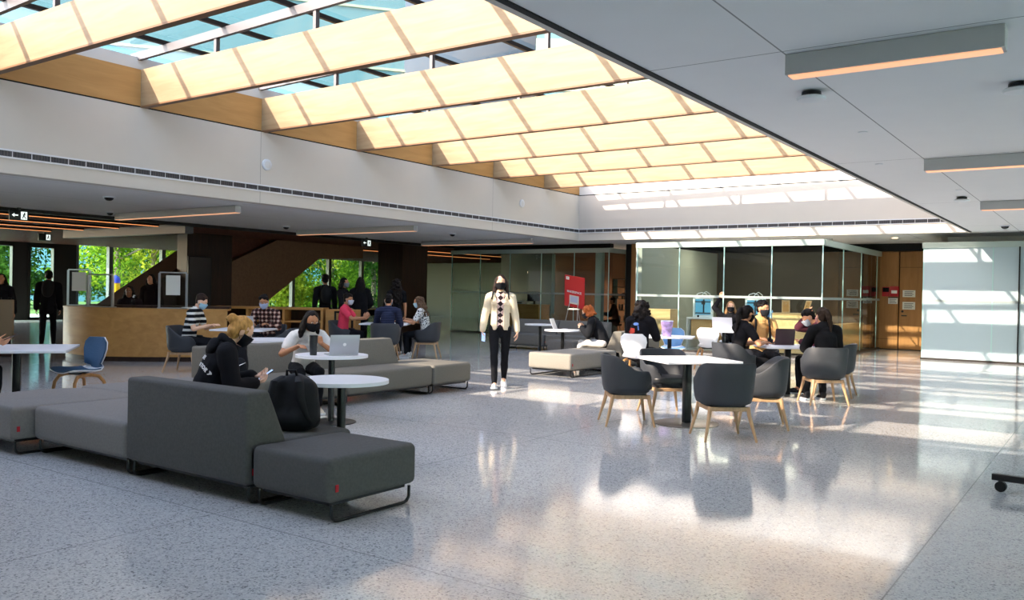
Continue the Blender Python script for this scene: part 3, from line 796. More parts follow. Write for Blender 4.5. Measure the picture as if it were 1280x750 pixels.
sofa('stone grey sofa unit the red haired student leans on', -8.52, -7.55, 14.3, 15.95, 'sofa_olive', 'X+', legs='Y', group=G3)
sofa('dark grey sofa unit farthest back under the red sign', -13.2, -11.75, 18.1, 19.0, 'sofa_dark', 'Y+', group=G3)
sofa('dark grey sofa unit with its back right of the far round table', -11.74, -10.3, 18.1, 19.0, 'sofa_dark', 'Y+', group=G3)
sofa('small dark ottoman behind the round table of the red haired student', -10.45, -9.75, 16.2, 16.9, 'sofa_dark', group=G3)

def table(label, x, y, kind='round', size=.38, rz=0, zt=.74, group='white cafe tables', base=.27, col='round'):
    r = E('cafe_table', label, 'table', (x, y, 0), rz, group)
    b = nb()
    if kind == 'round': prism(b, [(size * cos(2 * pi * k / 48), size * sin(2 * pi * k / 48)) for k in range(48)], zt - .028, zt, .005, 2)
    else: prism(b, rrect(size, size * (1 if kind == 'square' else .8), .012, 3), zt - .028, zt, .004, 2)
    O('tabletop', b, M['white'], r)
    b = nb()
    if col == 'round': lathe(b, [(.036, .012), (.036, zt - .04)], 20)
    else: bx(b, -.04, .04, -.04, .04, .012, zt - .04, .006)
    O('column', b, M['black'], r)
    b = nb(); bx(b, -.14, .14, -.03, .03, zt - .045, zt - .028); bx(b, -.03, .03, -.14, .14, zt - .045, zt - .028); O('top_bracket', b, M['black'], r)
    b = nb(); lathe(b, [(base, 0), (base, .008), (base - .015, .013), (.04, .016)], 40); O('base_disc', b, M['disc' if kind != 'round' else 'black'], r)
    return r
table('white round table nearest the camera beside the black backpack', -5.0, 4.78, size=.37)
table('white round table with the silver laptop and black tumbler', -6.98, 6.52, size=.39)
table('white square table with four empty charcoal chairs in the right foreground', -3.97, 9.12, 'square', .45, R(50), base=.36, col='sq')
table('white square table where four students sit in front of the glass box', -4.0, 12.85, 'square', .45, R(35), base=.34, col='sq')
table('white square table cut by the left edge', -9.95, 4.62, 'square', .56, R(55), base=.34, col='sq')
table('white table of the striped sitter and the laptop user in plaid', -12.3, 9.45, 'square', .45, R(35))
table('white round table directly behind the middle sofa row', -9.62, 7.8, size=.46)
table('white table of the group around the pink shirt', -12.9, 13.6, 'square', .5, R(35), col='sq')
table('small round table left of the red sign', -10.87, 16.58, size=.36)
table('small round table with the pale laptop of the red haired student', -8.92, 14.42, size=.36)
table('white table holding the printed drink cup', -6.42, 13.95, 'square', .42, R(20))
table('white table with the open pale laptop before the printers', -6.75, 17.35, 'square', .45, R(20))

def tub_chair():
    r = E('tub_chair', '', 'chair')
    def prof(t):  # t in -1..1 around the back, 0 = rear centre; plan point on a rounded square, height
        a = -pi / 2 + t * R(152)
        n = 2.6
        ca, sa = cos(a), sin(a)
        k = (abs(ca) ** n + abs(sa) ** n) ** (-1 / n)
        h = .785 - .012 * abs(t)
        u = abs(t)
        s = min(1, max(0, (u - .3) / .42)); h = .785 - (.785 - .615) * (s * s * (3 - 2 * s))
        s2 = min(1, max(0, (u - .84) / .16)); h -= .11 * s2 * s2
        return ca * k, sa * k, h
    N = 44; ax, ay = .295, .275; rings = []
    for i in range(N + 1):
        t = -1 + 2 * i / N; cx, sy, h = prof(t)
        def P(f, z, inset=0): return V((cx * (ax * f - inset), sy * (ay * f - inset) , z))
        fl = 1 + .07 * max(0, (h - .6) / .2)
        ring = [P(.30, .345), P(.72, .35), P(.9, .375), P(.965, .43), P(.99, .5), P(.995 + (fl - 1) * .5, (.5 + h) / 2), P(fl, h - .012), P(fl, h, .006), P(fl, h, .02), P(fl, h - .012, .028),
                P(.995 + (fl - 1) * .5, (.5 + h) / 2, .03), P(.97, .47, .03), P(.6, .44, .03)]
        rings.append(ring)
    b = nb(); ring_loft(b, rings, closed=True, cap=True); O('shell', b, M['shell'], r, True, 60)
    b = nb(); prism(b, [(x * 1, y) for x, y in rrect(.235, .235, .12, 7, 0, .03)], .40, .468, .022, 4); O('seat_cushion', b, M['cushion'], r)
    b = nb(); prism(b, rrect(.2, .2, .1, 6, 0, .01), .335, .41, .02, 3); O('seat_pan', b, M['shell'], r)
    b = nb()
    for s in (-1, 1):
        bx(b, s * .19 - .013, s * .19 + .013, -.19, .21, .30, .342, .004, 1); bx(b, -.19, .19, s * .2 + .01 - .013, s * .2 + .01 + .013, .30, .342, .004, 1)
    O('leg_rails', b, M['legwood'], r)
    for sx in (-1, 1):
        for sy in (-1, 1):
            b = nb(); tube(b, [(sx * .195, sy * .2 + .01, .345), (sx * .205, sy * .212 + .01, .26), (sx * .262, sy * .27, 0)], [.021, .021, .012], 12); O('leg', b, M['legwood'], r)
    return r
CH = tub_chair(); CHU = [False]
def chair(label, x, y, fx, fy, group='charcoal tub chairs'):
    if not CHU[0]:
        CHU[0] = True; c = CH; c.location = (x, y, 0); c.rotation_euler = (0, 0, face(fx, fy)); c['label'] = label; c['group'] = group
        return c
    return dup(CH, (x, y, 0), face(fx, fy), label, group)
chair('charcoal tub chair left of the empty foreground table', -4.5, 8.66, .75, .6)
chair('charcoal tub chair behind the empty foreground table with its seat showing', -4.5, 9.68, .7, -.7)
chair('charcoal tub chair in the foreground with its back to the camera', -3.28, 8.45, -.62, .75)
chair('charcoal tub chair right of the empty foreground table seen from its side', -3.24, 9.5, -.8, -.35)
chair('charcoal tub chair under the ponytailed student in black', -3.3, 12.2, -.55, .8)
chair('charcoal tub chair under the student in the purple sweater', -3.42, 13.3, -.95, -.1)
chair('charcoal tub chair under the long haired student in a black tee', -4.55, 12.12, .45, .85)
chair('charcoal tub chair under the student with a tan tee and backpack straps', -4.72, 13.7, .6, -.75)
chair('charcoal tub chair under the sitter in the striped tee', -12.95, 8.75, .85, .5)
chair('charcoal tub chair under the laptop user in plaid', -12.75, 10.35, .5, -.8)
chair('charcoal tub chair under the person in the pink tee', -13.55, 12.95, .8, .45)
chair('charcoal tub chair under the navy shirt person seen from behind', -12.15, 12.8, -.6, .8)
chair('charcoal tub chair under the curly haired woman in the floral top', -12.2, 14.15, -.85, -.5)
chair('charcoal tub chair under the person in glasses beyond the laptop', -13.55, 14.35, .6, -.8)
chair('empty charcoal tub chair behind the black backpack with a white swoosh', -11.6, 9.8, -.7, -.3)

def shell_chair(label, x, y, fx, fy, fab, fabm='bluefab', group='white shell chairs'):
    r = E('shell_chair', label, 'chair', (x, y, 0), face(fx, fy), group)
    # one continuous seat and back sheet
    prof = [(.23, .445), (.2, .455), (.1, .452), (-.05, .44), (-.15, .445), (-.2, .475), (-.222, .53), (-.235, .60), (-.25, .70), (-.262, .78), (-.27, .835)]
    wid = [.2, .225, .235, .23, .21, .17, .165, .195, .225, .215, .15]
    def sheet(off, i0, i1, shrink, th):
        b = nb(); rows = []
        for (y_, z_), w in list(zip(prof, wid))[i0:i1]:
            row_f, row_b = [], []
            for k in range(9):
                u = -1 + k / 4; x_ = u * (w - shrink); lift = .05 * u * u
                if z_ < .5: p = V((x_, y_, z_ + lift * .6 + off)); q = p - V((0, 0, th))
                else: p = V((x_, y_ + lift * 1.1 + off, z_)); q = p - V((0, th, 0))
                row_f.append(p); row_b.append(q)
            rows.append(row_f + list(reversed(row_b)))
        ring_loft(b, rows); return b
    sh = O('shell', sheet(0, 0, 11, 0, .012), M['plastic'], r, True, 60)
    if fab:
        O('seat_pad', sheet(.014, 0, 5, .012, .014), M[fabm], r, True, 60); O('back_pad', sheet(.014, 5, 11, .012, .014), M[fabm], r, True, 60)
    for s in (-1, 1):
        b = nb(); pts = [(s * .25, .21, 0), (s * .2, .17, .33), (s * .18, .13, .395), (s * .17, .05, .412), (s * .17, -.05, .412), (s * .18, -.13, .395), (s * .2, -.18, .33), (s * .25, -.24, 0)]
        tube(b, pts, [.017, .02, .021, .02, .02, .021, .02, .016], 10); O('bent_leg', b, M['bentwood'], r)
    b = nb(); bx(b, -.17, .17, -.04, .04, .405, .432, .006); O('under_brace', b, M['black'], r)
    return r
shell_chair('blue padded shell chair by the table at the left edge', -9.8, 5.24, .05, -1, True)
shell_chair('white shell chair under the curly haired student in a black sweatshirt', -6.3, 12.5, -.1, 1, False)
shell_chair('shell chair with a pale blue pad facing the camera beyond the drink cup', -6.85, 15.05, .45, -.9, True, 'ltblue')
shell_chair('empty white shell chair in front of the pale laptop', -6.6, 16.25, -.15, 1, False)
shell_chair('blue shell chair just left of the white tee student', -10.9, 9.35, -.3, -.9, True)
shell_chair('shell chair under the masked student raising her hand', -6.92, 18.15, .35, -.95, False)

# ---- reception desk, shelf counter, screens
def offset(path, d):
    out = []
    for i, p in enumerate(path):
        a = V(path[max(0, i - 1)]); c = V(path[min(len(path) - 1, i + 1)]); t = (c - a).normalized(); out.append((p[0] - t.y * d, p[1] + t.x * d))
    return out
front = [(-17.2, 10.2), (-17.62, 9.85), (-17.72, 9.45), (-17.55, 9.1), (-17.2, 8.86), (-16.75, 8.76), (-16.2, 8.74), (-15.7, 8.9), (-15.3, 9.2), (-14.9, 9.6), (-14.5, 10.02), (-14.1, 10.43)]
def strip(path, d0, d1, z0, z1):
    b = nb(); a, c = offset(path, d0), offset(path, d1); rings = []
    for p, q in zip(a, c): rings.append([V((p[0], p[1], z0)), V((q[0], q[1], z0)), V((q[0], q[1], z1)), V((p[0], p[1], z1))])
    ring_loft(b, rings); return b
r = E('reception_desk', 'curved light wood reception desk on the left', 'desk', (0, 0, 0))
O('front_panel', strip(front, 0, .05, .09, .99), M['desk'], r, True, 50); O('plinth', strip(front, .05, .1, 0, .09), M['darkwood'], r)
O('worktop', strip(front, -.01, .55, .99, 1.02), M['desk'], r, True, 50); O('rear_ledge', strip(front[5:], .3, .6, 1.02, 1.07), M['darkwood'], r)
r = E('shelf_counter', 'low wood counter with dark open shelves behind the reception', 'counter', (-16.5, 11.75, 0), math.atan2(1.26, 2.0))
L_ = 2.55
b = nb(); bx(b, 0, L_, 0, .5, .98, 1.03, .004, 1); O('top', b, M['desk'], r)
b = nb()
for x in (0, .82, 1.64, L_ - .05): bx(b, x, x + .05, .0, .5, 0, .98)
O('divider', b, M['desk'], r, False)
b = nb()
for z in (.06, .38, .70): bx(b, 0, L_, .01, .5, z, z + .035)
O('shelf', b, M['desk'], r, False)
b = nb(); bx(b, .0, L_, .48, .5, 0, .98); O('back_panel', b, M['darkwood'], r, False)
r = E('end_cabinet', 'light wood cabinet with a dark frame left of the pink shirt', 'cabinet', (-14.3, 13.15, 0), math.atan2(1.26, 2.0))
b = nb(); bx(b, 0, .66, 0, .55, 0, 1.0, .004, 1); O('body', b, M['desk'], r)
b = nb(); bx(b, .2, .24, -.02, 0, .3, .97); bx(b, .2, .62, -.02, 0, .93, .97); bx(b, .58, .62, -.02, 0, .3, .97); O('frame', b, M['black'], r, False)
def plexi(label, x, y, rz, w, h, sheetz=None):
    r = E('plexiglass_screen', label, 'screen', (x, y, 1.02), rz, 'clear screens on the reception desk')
    b = nb(); bx(b, -w / 2, w / 2, -.004, .004, .03, h); O('pane', b, M['plexi'], r, False)
    for s in (-1, 1):
        b = nb(); bx(b, s * w / 2 - .02, s * w / 2 + .02, -.02, .02, 0, h); O('post', b, M['alu'], r)
    b = nb(); bx(b, -w / 2 - .02, w / 2 + .02, -.08, .08, 0, .02); O('foot_rail', b, M['alu'], r)
    b = nb(); bx(b, -w / 2, w / 2, -.012, .012, h, h + .025); O('top_rail', b, M['alu'], r)
    if sheetz:
        b = nb(); bx(b, -.13, .13, -.012, -.006, h - .42, h - .04); O('notice', b, M['paper'], r, False)
plexi('clear screen with a white notice at the left end of the desk', -17.35, 9.25, R(60), .4, .72, 1)
plexi('clear screen between the two desk staff', -16.1, 9.0, R(15), .62, .62)
plexi('clear screen with a white notice at the right end of the desk', -14.85, 9.75, R(45), .5, .68, 1)
r = E('sanitizer_bottle', 'clear pump bottle on the reception desk', 'bottle', (-15.45, 9.3, 1.02))
b = nb(); lathe(b, [(.035, 0), (.038, .01), (.038, .15), (.014, .18), (.014, .2)], 16); O('body', b, M['plexi'], r)
b = nb(); lathe(b, [(.016, .2), (.016, .22), (.005, .222)], 12); bx(b, -.005, .05, -.006, .006, .235, .248); bx(b, -.004, .004, -.004, .004, .22, .24); O('pump', b, M['plastic'], r)
r = E('paper_stack', 'small stack of white papers on the desk edge', 'papers', (-14.65, 10.0, 1.02), R(45)); b = nb(); bx(b, -.15, .15, -.1, .1, 0, .03); O('sheets', b, M['paper'], r)
r = E('flip_kiosk', 'tan board display stand by the entrance at the far left', 'stand', (-18.2, 8.0, 0), face(.75, -.65))
b = nb(); bx(b, -.35, .35, -.06, .06, .32, 1.12, .01); O('board', b, M['kiosk'], r)
b = nb(); bx(b, -.35, .35, -.12, .12, 0, .22, .01); bx(b, -.3, .3, -.05, .05, .2, .33); O('base', b, M['darkwood'], r)
b = nb()
for x in (-.28, -.1, .08, .26): bx(b, x - .03, x + .03, -.03, .03, 1.11, 1.17)
O('clips', b, M['black'], r)

# ---- laptops, cups, phones, bags
def laptop(label, x, y, z, fx, fy, m, open_=105, logo='disc', size=(.32, .22), name='laptop', disp='screen'):
    """fx, fy: direction from the keyboard towards its user"""
    r = E(name, label, 'laptop', (x, y, z), face(-fx, -fy), 'open laptops'); w, d = size[0] / 2, size[1] / 2
    b = nb(); bx(b, -w, w, -d, d, 0, .014, .004, 2); O('base', b, M[m], r)
    b = nb(); bx(b, -w + .02, w - .02, -d + .09, d - .02, .0135, .0155)
    O('keyboard', b, M['screen'], r, False)
    T = Matrix.Translation((0, d - .004, .012)) @ Matrix.Rotation(R(90 - open_ + 0), 4, 'X')
    T = Matrix.Translation((0, d - .004, .012)) @ Matrix.Rotation(-R(open_ - 90), 4, 'X')
    b = nb(); bx(b, -w, w, 0, .007, 0, size[1], .003, 2, M=T); lid = O('lid', b, M[m], r)
    b = nb(); bx(b, -w + .01, w - .01, -.0012, 0, .012, size[1] - .01, M=T); O('display', b, M[disp], lid, False)
    b = nb()
    if logo == 'disc': lathe(b, [(.018, .0), (.018, .0015)], 20, M=T @ Matrix.Translation((0, .0085, size[1] * .52)) @ Matrix.Rotation(R(90), 4, 'X'))
    elif logo == 'four':
        for i in (0, 1):
            for j in (0, 1): bx(b, -.02 + .021 * i, -.001 + .021 * i, .007, .0085, size[1] * .5 - .02 + .021 * j, size[1] * .5 - .001 + .021 * j, M=T)
    if logo: O('emblem', b, M['inkwhite'], lid, False)
    else: b.free()
    return r
laptop('silver laptop with a round emblem on the round table of the white tee student', -6.88, 6.56, .74, -.88, .48, 'silver')
laptop('silver laptop with a four square emblem in front of the plaid shirt', -12.32, 9.55, .74, -.45, .85, 'silver', logo='four')
laptop('pale laptop in front of the person in glasses', -13.0, 13.72, .74, -.55, .8, 'laptopwhite', logo=None)
laptop('pale laptop open on the table of the red haired student', -8.98, 14.44, .74, .95, .3, 'laptopwhite', 112, None, disp='paper')  # pale paper colour stands in for the lit display
laptop('pale laptop in front of the masked student raising her hand', -6.72, 17.3, .74, -.1, 1, 'laptopwhite', logo='disc', size=(.42, .28))
laptop('dark maroon laptop in front of the tan tee student', -4.15, 13.02, .74, -.6, .75, 'maroon', 100, None, (.3, .24))
r = E('tumbler', 'tall matt black tumbler left of the silver laptop', 'tumbler', (-7.03, 6.3, .74))
b = nb(); lathe(b, [(.034, 0), (.037, .004), (.046, .19), (.046, .2)], 24); O('body', b, M['tumbler'], r)
b = nb(); lathe(b, [(.048, .2), (.048, .212), (.043, .216), (.01, .217)], 24); O('lid', b, M['black'], r)
r = E('drink_cup', 'large printed drink cup beside the curly haired student', 'cup', (-6.38, 13.75, .74))
b = nb(); lathe(b, [(.07, 0), (.075, .006), (.105, .26), (.11, .262), (.11, .268)], 28); O('cup', b, M['cupart'], r)
b = nb(); lathe(b, [(.072, .004), (.0755, .03), (.077, .036)], 28); O('base_band', b, M['bezel'], r)
b = nb(); lathe(b, [(.11, .264), (.111, .272), (.1, .276), (.02, .277)], 28); O('lid', b, M['inkblue'], r)
def backpack(label, x, y, z, rz, m, tilt=0, s=1, swoosh=False):
    r = E('backpack', label, 'backpack', (x, y, z), rz, 'black backpacks'); r.rotation_euler = (R(tilt), 0, rz); r.scale = s if isinstance(s, tuple) else (s, s, s)
    b = nb(); ell(b, (0, 0, .1), (.17, .115, .12)); cap(b, (-.06, 0, .12), (-.05, 0, .34), .105, .09, 14); cap(b, (.06, 0, .12), (.05, 0, .34), .105, .09, 14); cap(b, (0, .0, .1), (0, -.01, .36), .12, .09, 14); bx(b, -.15, .15, -.09, .09, .015, .14, .05, 4)
    me = remesh(b, .011, 5, .006, 9, 3); finish('body', me, M[m], r, True, 70)
    b = nb(); ell(b, (0, -.11, .15), (.12, .05, .12)); ell(b, (0, -.115, .11), (.13, .045, .09)); me = remesh(b, .012, 4, .005, 9, 5); pk = finish('front_pocket', me, M[m], r, True, 70)
    b = nb(); tube(b, [(-.03, .06, .43), (-.025, .075, .47), (.025, .075, .47), (.03, .06, .43)], .009, 8); O('handle', b, M[m], r)
    for q in (-1, 1):
        b = nb(); tube(b, [(q * .05, .08, .42), (q * .075, .15, .38), (q * .09, .165, .25), (q * .12, .13, .12), (q * .14, .08, .05)], [.022, .026, .026, .014, .01], 8, flat=.45); O('shoulder_strap', b, M[m], r)
    b = nb(); tube(b, [(-.13, -.045, .22), (-.12, -.06, .33), (-.06, -.07, .42), (0, -.07, .445), (.06, -.07, .42), (.12, -.06, .33), (.13, -.045, .22)], .005, 6); O('zipper', b, M['grille'], r)
    if swoosh:
        b = nb(); pts = [(-.07, -.162, .2), (-.05, -.165, .175), (-.02, -.168, .175), (.08, -.16, .215)]
        tube(b, pts, [.003, .013, .016, .003], 8, flat=.3); O('swoosh', b, M['inkwhite'], pk)
    return r
backpack('black backpack standing on the sofa end beside the near round table', -4.92, 4.22, .415, R(-150), 'nylon', 6, (1.25, 1.15, .92))
backpack('black backpack with a small white swoosh on the middle sofa row', -8.28, 6.22, .415, R(70), 'navybag', 10, 1.0, True)
r = E('floor_bag', 'black bag on the floor at the left edge', 'bag', (-9.12, 4.05, 0), R(20))
b = nb(); ell(b, (0, 0, .1), (.2, .13, .12)); bx(b, -.17, .17, -.1, .1, .005, .12, .05, 4); ell(b, (.02, 0, .19), (.13, .09, .08)); finish('body', remesh(b, .012, 4, .008, 8, 4), M['nylon'], r, True, 70)
b = nb(); tube(b, [(-.12, -.09, .18), (-.08, -.12, .27), (.06, -.12, .28), (.12, -.09, .19)], .01, 8); O('strap', b, M['nylon'], r)

# ---- red easel sign
r = E('easel_sign', 'tilted red sign board on a stand before the dark glass room', 'sign', (-13.1, 21.8, 0), face(-.15, -1))
T = Matrix.Translation((0, 0, 1.03)) @ Matrix.Rotation(R(16), 4, 'X')
T = Matrix.Translation((0, 0, 1.05)) @ Matrix.Rotation(R(-8), 4, 'Y') @ Matrix.Rotation(R(-10), 4, 'X')
b = nb(); bx(b, -.38, .38, -.012, .012, 0, .94, .004, 1, M=T); bd = O('board', b, M['red'], r)
b = nb(); add_mesh(b, text_mesh('MAKERSPACE', .092, .002, .002), T @ Matrix.Translation((0, .016, .46)) @ Matrix.Rotation(R(180), 4, 'Z') @ Matrix.Rotation(R(90), 4, 'X')); O('lettering', b, M['inkwhite'], bd, False, fix=False)
b = nb(); bx(b, -.18, .18, .013, .017, .1, .36, M=T); O('pale_notice', b, M['paper'], bd, False)
b = nb(); bx(b, -.14, .14, .0165, .0185, .15, .33, M=T); O('notice_print', b, M['inkblue'], bd, False)
b = nb(); bx(b, .2, .32, .013, .017, .81, .9, M=T); O('corner_emblem', b, M['inkwhite'], bd, False)
b = nb(); add_mesh(b, text_mesh('M', .05, .001), T @ Matrix.Translation((.26, .0175, .855)) @ Matrix.Rotation(R(180), 4, 'Z') @ Matrix.Rotation(R(90), 4, 'X')); O('emblem_letter', b, M['red'], bd, False, fix=False)
for x0, x1, y1 in ((-.12, -.3, .25), (.12, .3, .25), (0, 0, -.45)):
    b = nb(); tube(b, [(x1, y1, 0), (x0, -.03, 1.5)], .012, 8); O('easel_leg', b, M['alu'], r)
b = nb(); bx(b, -.22, .22, -.0, .06, .98, 1.02, .004, 1); O('easel_ledge', b, M['alu'], r)

# ---- whiteboard feet at the right edge
r = E('mobile_board', 'black wheeled base of a stand cut by the right edge', 'stand', (-.05, 8.2, 0), face(-1, .12))
for yy in (-.75, .75):
    b = nb(); bx(b, yy - .03, yy + .03, -.62, .62, .085, .135, .006); ft = O('foot', b, M['black'], r)
    for q in (-1, 1):
        b = nb(); lathe(b, [(.02, -.022), (.04, -.02), (.04, .02), (.02, .022)], 20, M=Matrix.Translation((yy, q * .56, .04)) @ Matrix.Rotation(R(90), 4, 'Y')); bx(b, yy - .018, yy + .018, q * .56 - .015, q * .56 + .015, .05, .09); O('caster', b, M['black'], ft)
    b = nb(); bx(b, yy - .025, yy + .025, -.025, .025, .13, 1.9, .005, 1); O('upright', b, M['alu'], r)
b = nb(); bx(b, -.9, .9, -.012, .012, .75, 1.9, .006); O('board_panel', b, M['white'], r)

# ---- glass box interior: counters, printers, frames
def counter(label, x0, x1, y0, y1, h, m='counterwood', openf=False):
    r = E('work_counter', label, 'counter', ((x0 + x1) / 2, (y0 + y1) / 2, 0), 0, 'counters inside the glass box'); w, d = (x1 - x0) / 2, (y1 - y0) / 2
    if openf:
        b = nb(); bx(b, -w, w, -d, d, h - .05, h, .005, 1); O('top', b, M['white'], r)
        b = nb(); bx(b, -w, -w + .05, -d, d, 0, h - .05); bx(b, w - .05, w, -d, d, 0, h - .05); O('end_panels', b, M['plastic'], r, False)
        b = nb(); bx(b, -w + .3, w - .3, d - .05, d, .1, h - .05); bx(b, -w + .1, -w + .7, -d + .1, d, .25, h - .06); bx(b, w - .7, w - .1, -d + .1, d, .25, h - .06); O('drawers', b, M[m], r, False)
    else:
        b = nb(); bx(b, -w, w, -d, d, .05, h, .006, 1); O('body', b, M[m], r)
        b = nb(); bx(b, -w + .03, w - .03, -d + .03, d - .03, 0, .06); O('toe_kick', b, M['darkwood'], r, False)
        b = nb(); bx(b, -w - .01, w + .01, -d - .01, d + .01, h, h + .035, .004, 1); O('top', b, M[m], r)
    return r
counter('maple counter at the left inside the glass box', -10.58, -9.8, 21.3, 21.9, 1.05)
counter('long white printer bench inside the glass box', -9.9, -7.45, 22.6, 23.4, .86, 'counterwood', True)
counter('maple counter with two small frames inside the glass box', -7.2, -6.15, 21.8, 22.6, 1.03)
counter('low maple bench along the right side of the glass box', -6.1, -5.85, 22.8, 25.6, .75)
def printer(label, x, y):
    r = E('desktop_printer', label, 'printer', (x, y, .86), face(.35, -1), '3D printers on the white bench')
    b = nb()
    w, d, h, t = .27, .25, .56, .045
    bx(b, -w, w, -d, d, 0, .06, .008); bx(b, -w, w, -d, d, h - .04, h, .008)
    bx(b, -w, -w + t, -d, d, .05, h - .03); bx(b, w - t, w, -d, d, .05, h - .03); bx(b, -w, w, -d, -d + .03, .05, h - .03)
    O('case', b, M['printwhite'], r)
    b = nb(); bx(b, -w + t, w - t, -d + .03, -d + .04, .07, h - .05); O('chamber_back', b, M['printblue'], r, False)
    b = nb(); bx(b, -w + .06, w - .06, -d + .06, d - .04, .1, .13, .005); bx(b, -.02, .02, -d + .05, -d + .08, .1, h - .05); bx(b, -w + t, w - t, 0, .03, .42, .45); bx(b, -.05, .05, -.03, .06, .36, .46, .008); O('carriage', b, M['steel'], r)
    b = nb(); bx(b, -w, w, d, d + .012, 0, .07, .004); bx(b, -w, -w + .05, d, d + .012, .06, h); bx(b, w - .05, w, d, d + .012, .06, h); bx(b, -w, w, d, d + .012, h - .05, h); O('front_bezel', b, M['printwhite'], r)
    for k in (0, 1):
        b = nb(); x0, x1 = (-.2, .05) if k == 0 else (-.1, .2)
        tube(b, [(x0, -.1, h), (x0 + .03, -.1, h + .1), ((x0 + x1) / 2, -.02, h + .17 - .03 * k), (x1 - .03, .0, h + .1), (x1, 0, h)], .009, 8); O('feed_tube', b, M['plastic'], r)
    b = nb(); lathe(b, [(.03, 0), (.03, .006)], 16, M=Matrix.Translation((.12, d + .012, .035)) @ Matrix.Rotation(R(-90), 4, 'X')); O('dial', b, M['screen'], r)
printer('left white printer with a blue lit chamber on the bench', -9.55, 22.95); printer('right white printer behind the tan tee student', -8.05, 22.95)
for k, (lab, x, rz) in enumerate((('left small wood picture frame on the maple counter', -6.95, 20), ('right small wood picture frame on the maple counter', -6.45, -35))):
    r = E('picture_frame', lab, 'frame', (x, 22.1, 1.065), R(rz)); T = Matrix.Rotation(R(-18), 4, 'X')
    b = nb()
    for a in ((-.1, -.075, 0, .34), (.075, .1, 0, .34), (-.1, .1, 0, .03), (-.1, .1, .31, .34)): bx(b, a[0], a[1], -.012, .012, a[2], a[3], M=T)
    O('frame', b, M['counterwood'], r, False); b = nb(); bx(b, -.075, .075, 0, .006, .03, .31, M=T); O('picture', b, M['desk'], r, False)
    b = nb(); tube(b, [(0, .02, .25), (0, .14, .005)], .008, 6); O('prop', b, M['counterwood'], r)
for k, x in enumerate((-7.62, -7.56, -7.5)):
    b = nb(); lathe(b, [(.025, 0), (.027, .01), (.027, .2), (.012, .23), (.012, .25)], 14); r = O('spray_bottle', b, M['ltblue']); r.location = (x - .1, 23.0, .86); setp(r, ['left', 'middle', 'right'][k] + ' of three small blue bottles at the bench end', 'bottle', 'blue bottles on the bench')
b = nb(); bx(b, -10.6, -5.9, 26.6, 26.7, 0, 2.86); S('wall_glass_box', b, mat('dark_backdrop', '#3b3630', .4, var=.1, vscale=1))
# desk inside the dark glass room
r = counter('wood service desk inside the dark glass room', -17.9, -16.4, 24.9, 25.6, 1.02, 'desk'); r['group'] = 'service desk'
r = E('desk_monitor', 'dark monitor on the service desk in the glass room', 'monitor', (-16.8, 25.2, 1.055)); b = nb(); bx(b, -.28, .28, -.02, .02, .1, .45, .008); bx(b, -.03, .03, 0, .04, 0, .15); bx(b, -.12, .12, -.08, .1, 0, .012); O('body', b, M['screen'], r)
r = E('white_box', 'low white device on the service desk in the glass room', 'device', (-17.4, 25.2, 1.055)); b = nb(); bx(b, -.2, .2, -.12, .12, 0, .12, .012); O('case', b, M['plastic'], r); b = nb(); bx(b, -.15, .15, -.124, -.118, .03, .06); O('slot', b, M['screen'], r)
r = E('tool_rack', 'tall black tool rack inside the glass room behind the red hair', 'rack', (-13.9, 26.6, 0))
b = nb()
for x in (-.45, .45): bx(b, x - .02, x + .02, -.15, .15, 0, 2)
for z in (.1, .5, .9, 1.3, 1.7, 1.98): bx(b, -.45, .45, -.15, .15, z, z + .025)
O('frame', b, M['black'], r, False)
for k in range(12):
    b = nb(); x = -.35 + .1 * (k % 8); z = (.525, .925, 1.325)[k % 3]; lathe(b, [(.035, 0), (.035, .18), (.015, .2)], 12, (x, 0, z)); O('jar', b, M['steel'], r)
r = E('hanging_display', 'pale narrow upright panel inside the dark glass room', 'panel', (-15.9, 25.0, 0)); b = nb(); bx(b, -.06, .06, 0, .04, .75, 2.8, .004); O('panel', b, M['edgehead'], r)
b = nb(); bx(b, -13.95, -13.72, 24.5, 24.7, 0, 2.95); S('column_pale', b, M['edgehead'])
for k, (x, y) in enumerate(((-16.3, 28.6), (-14.6, 28.9), (-15.4, 27.8))):
    r = E('downlight', ['left warm downlight inside the dark glass room', 'right warm downlight inside the dark glass room', 'front warm downlight inside the dark glass room'][k], 'light', (x, y, ZC), 0, 'warm downlights in the glass room')
    b = nb(); lathe(b, [(.1, 0), (.1, -.008), (.075, -.01)], 20); O('trim_ring', b, M['plastic'], r); b = nb(); lathe(b, [(.07, -.012), (.01, -.014)], 16); O('lamp', b, M['down'], r)
    l = bpy.data.lights.new('downlight_lamp', 'SPOT'); l.energy = 230; l.color = (1, .78, .55); l.spot_size = R(95); l.spot_blend = .6; l.shadow_soft_size = .06
    o = bpy.data.objects.new('downlight_lamp', l); COL.objects.link(o); o.location = (x, y, ZC - .03)

# ceiling lights inside the glass box (real lamps behind their diffusers)
for k, (x, lab) in enumerate(((-9.4, 'left ceiling light inside the glass box'), (-7.2, 'right ceiling light inside the glass box'))):
    r = E('linear_light', lab, 'ceiling light', (x, 24.2, ZC), 0, 'ceiling lights inside the glass box')
    b = nb(); bx(b, -.8, .8, -.1, .1, -.09, 0, .004, 1); O('body', b, M['fixture'], r); b = nb(); bx(b, -.78, .78, -.09, .09, -.098, -.089); O('diffuser', b, M['led'], r, False)
    l = bpy.data.lights.new('box_lamp', 'AREA'); l.shape = 'RECTANGLE'; l.size = 1.5; l.size_y = .18; l.energy = 42; l.color = (1, .86, .66)
    o = bpy.data.objects.new('box_lamp', l); COL.objects.link(o); o.location = (x, 24.2, ZC - .11)

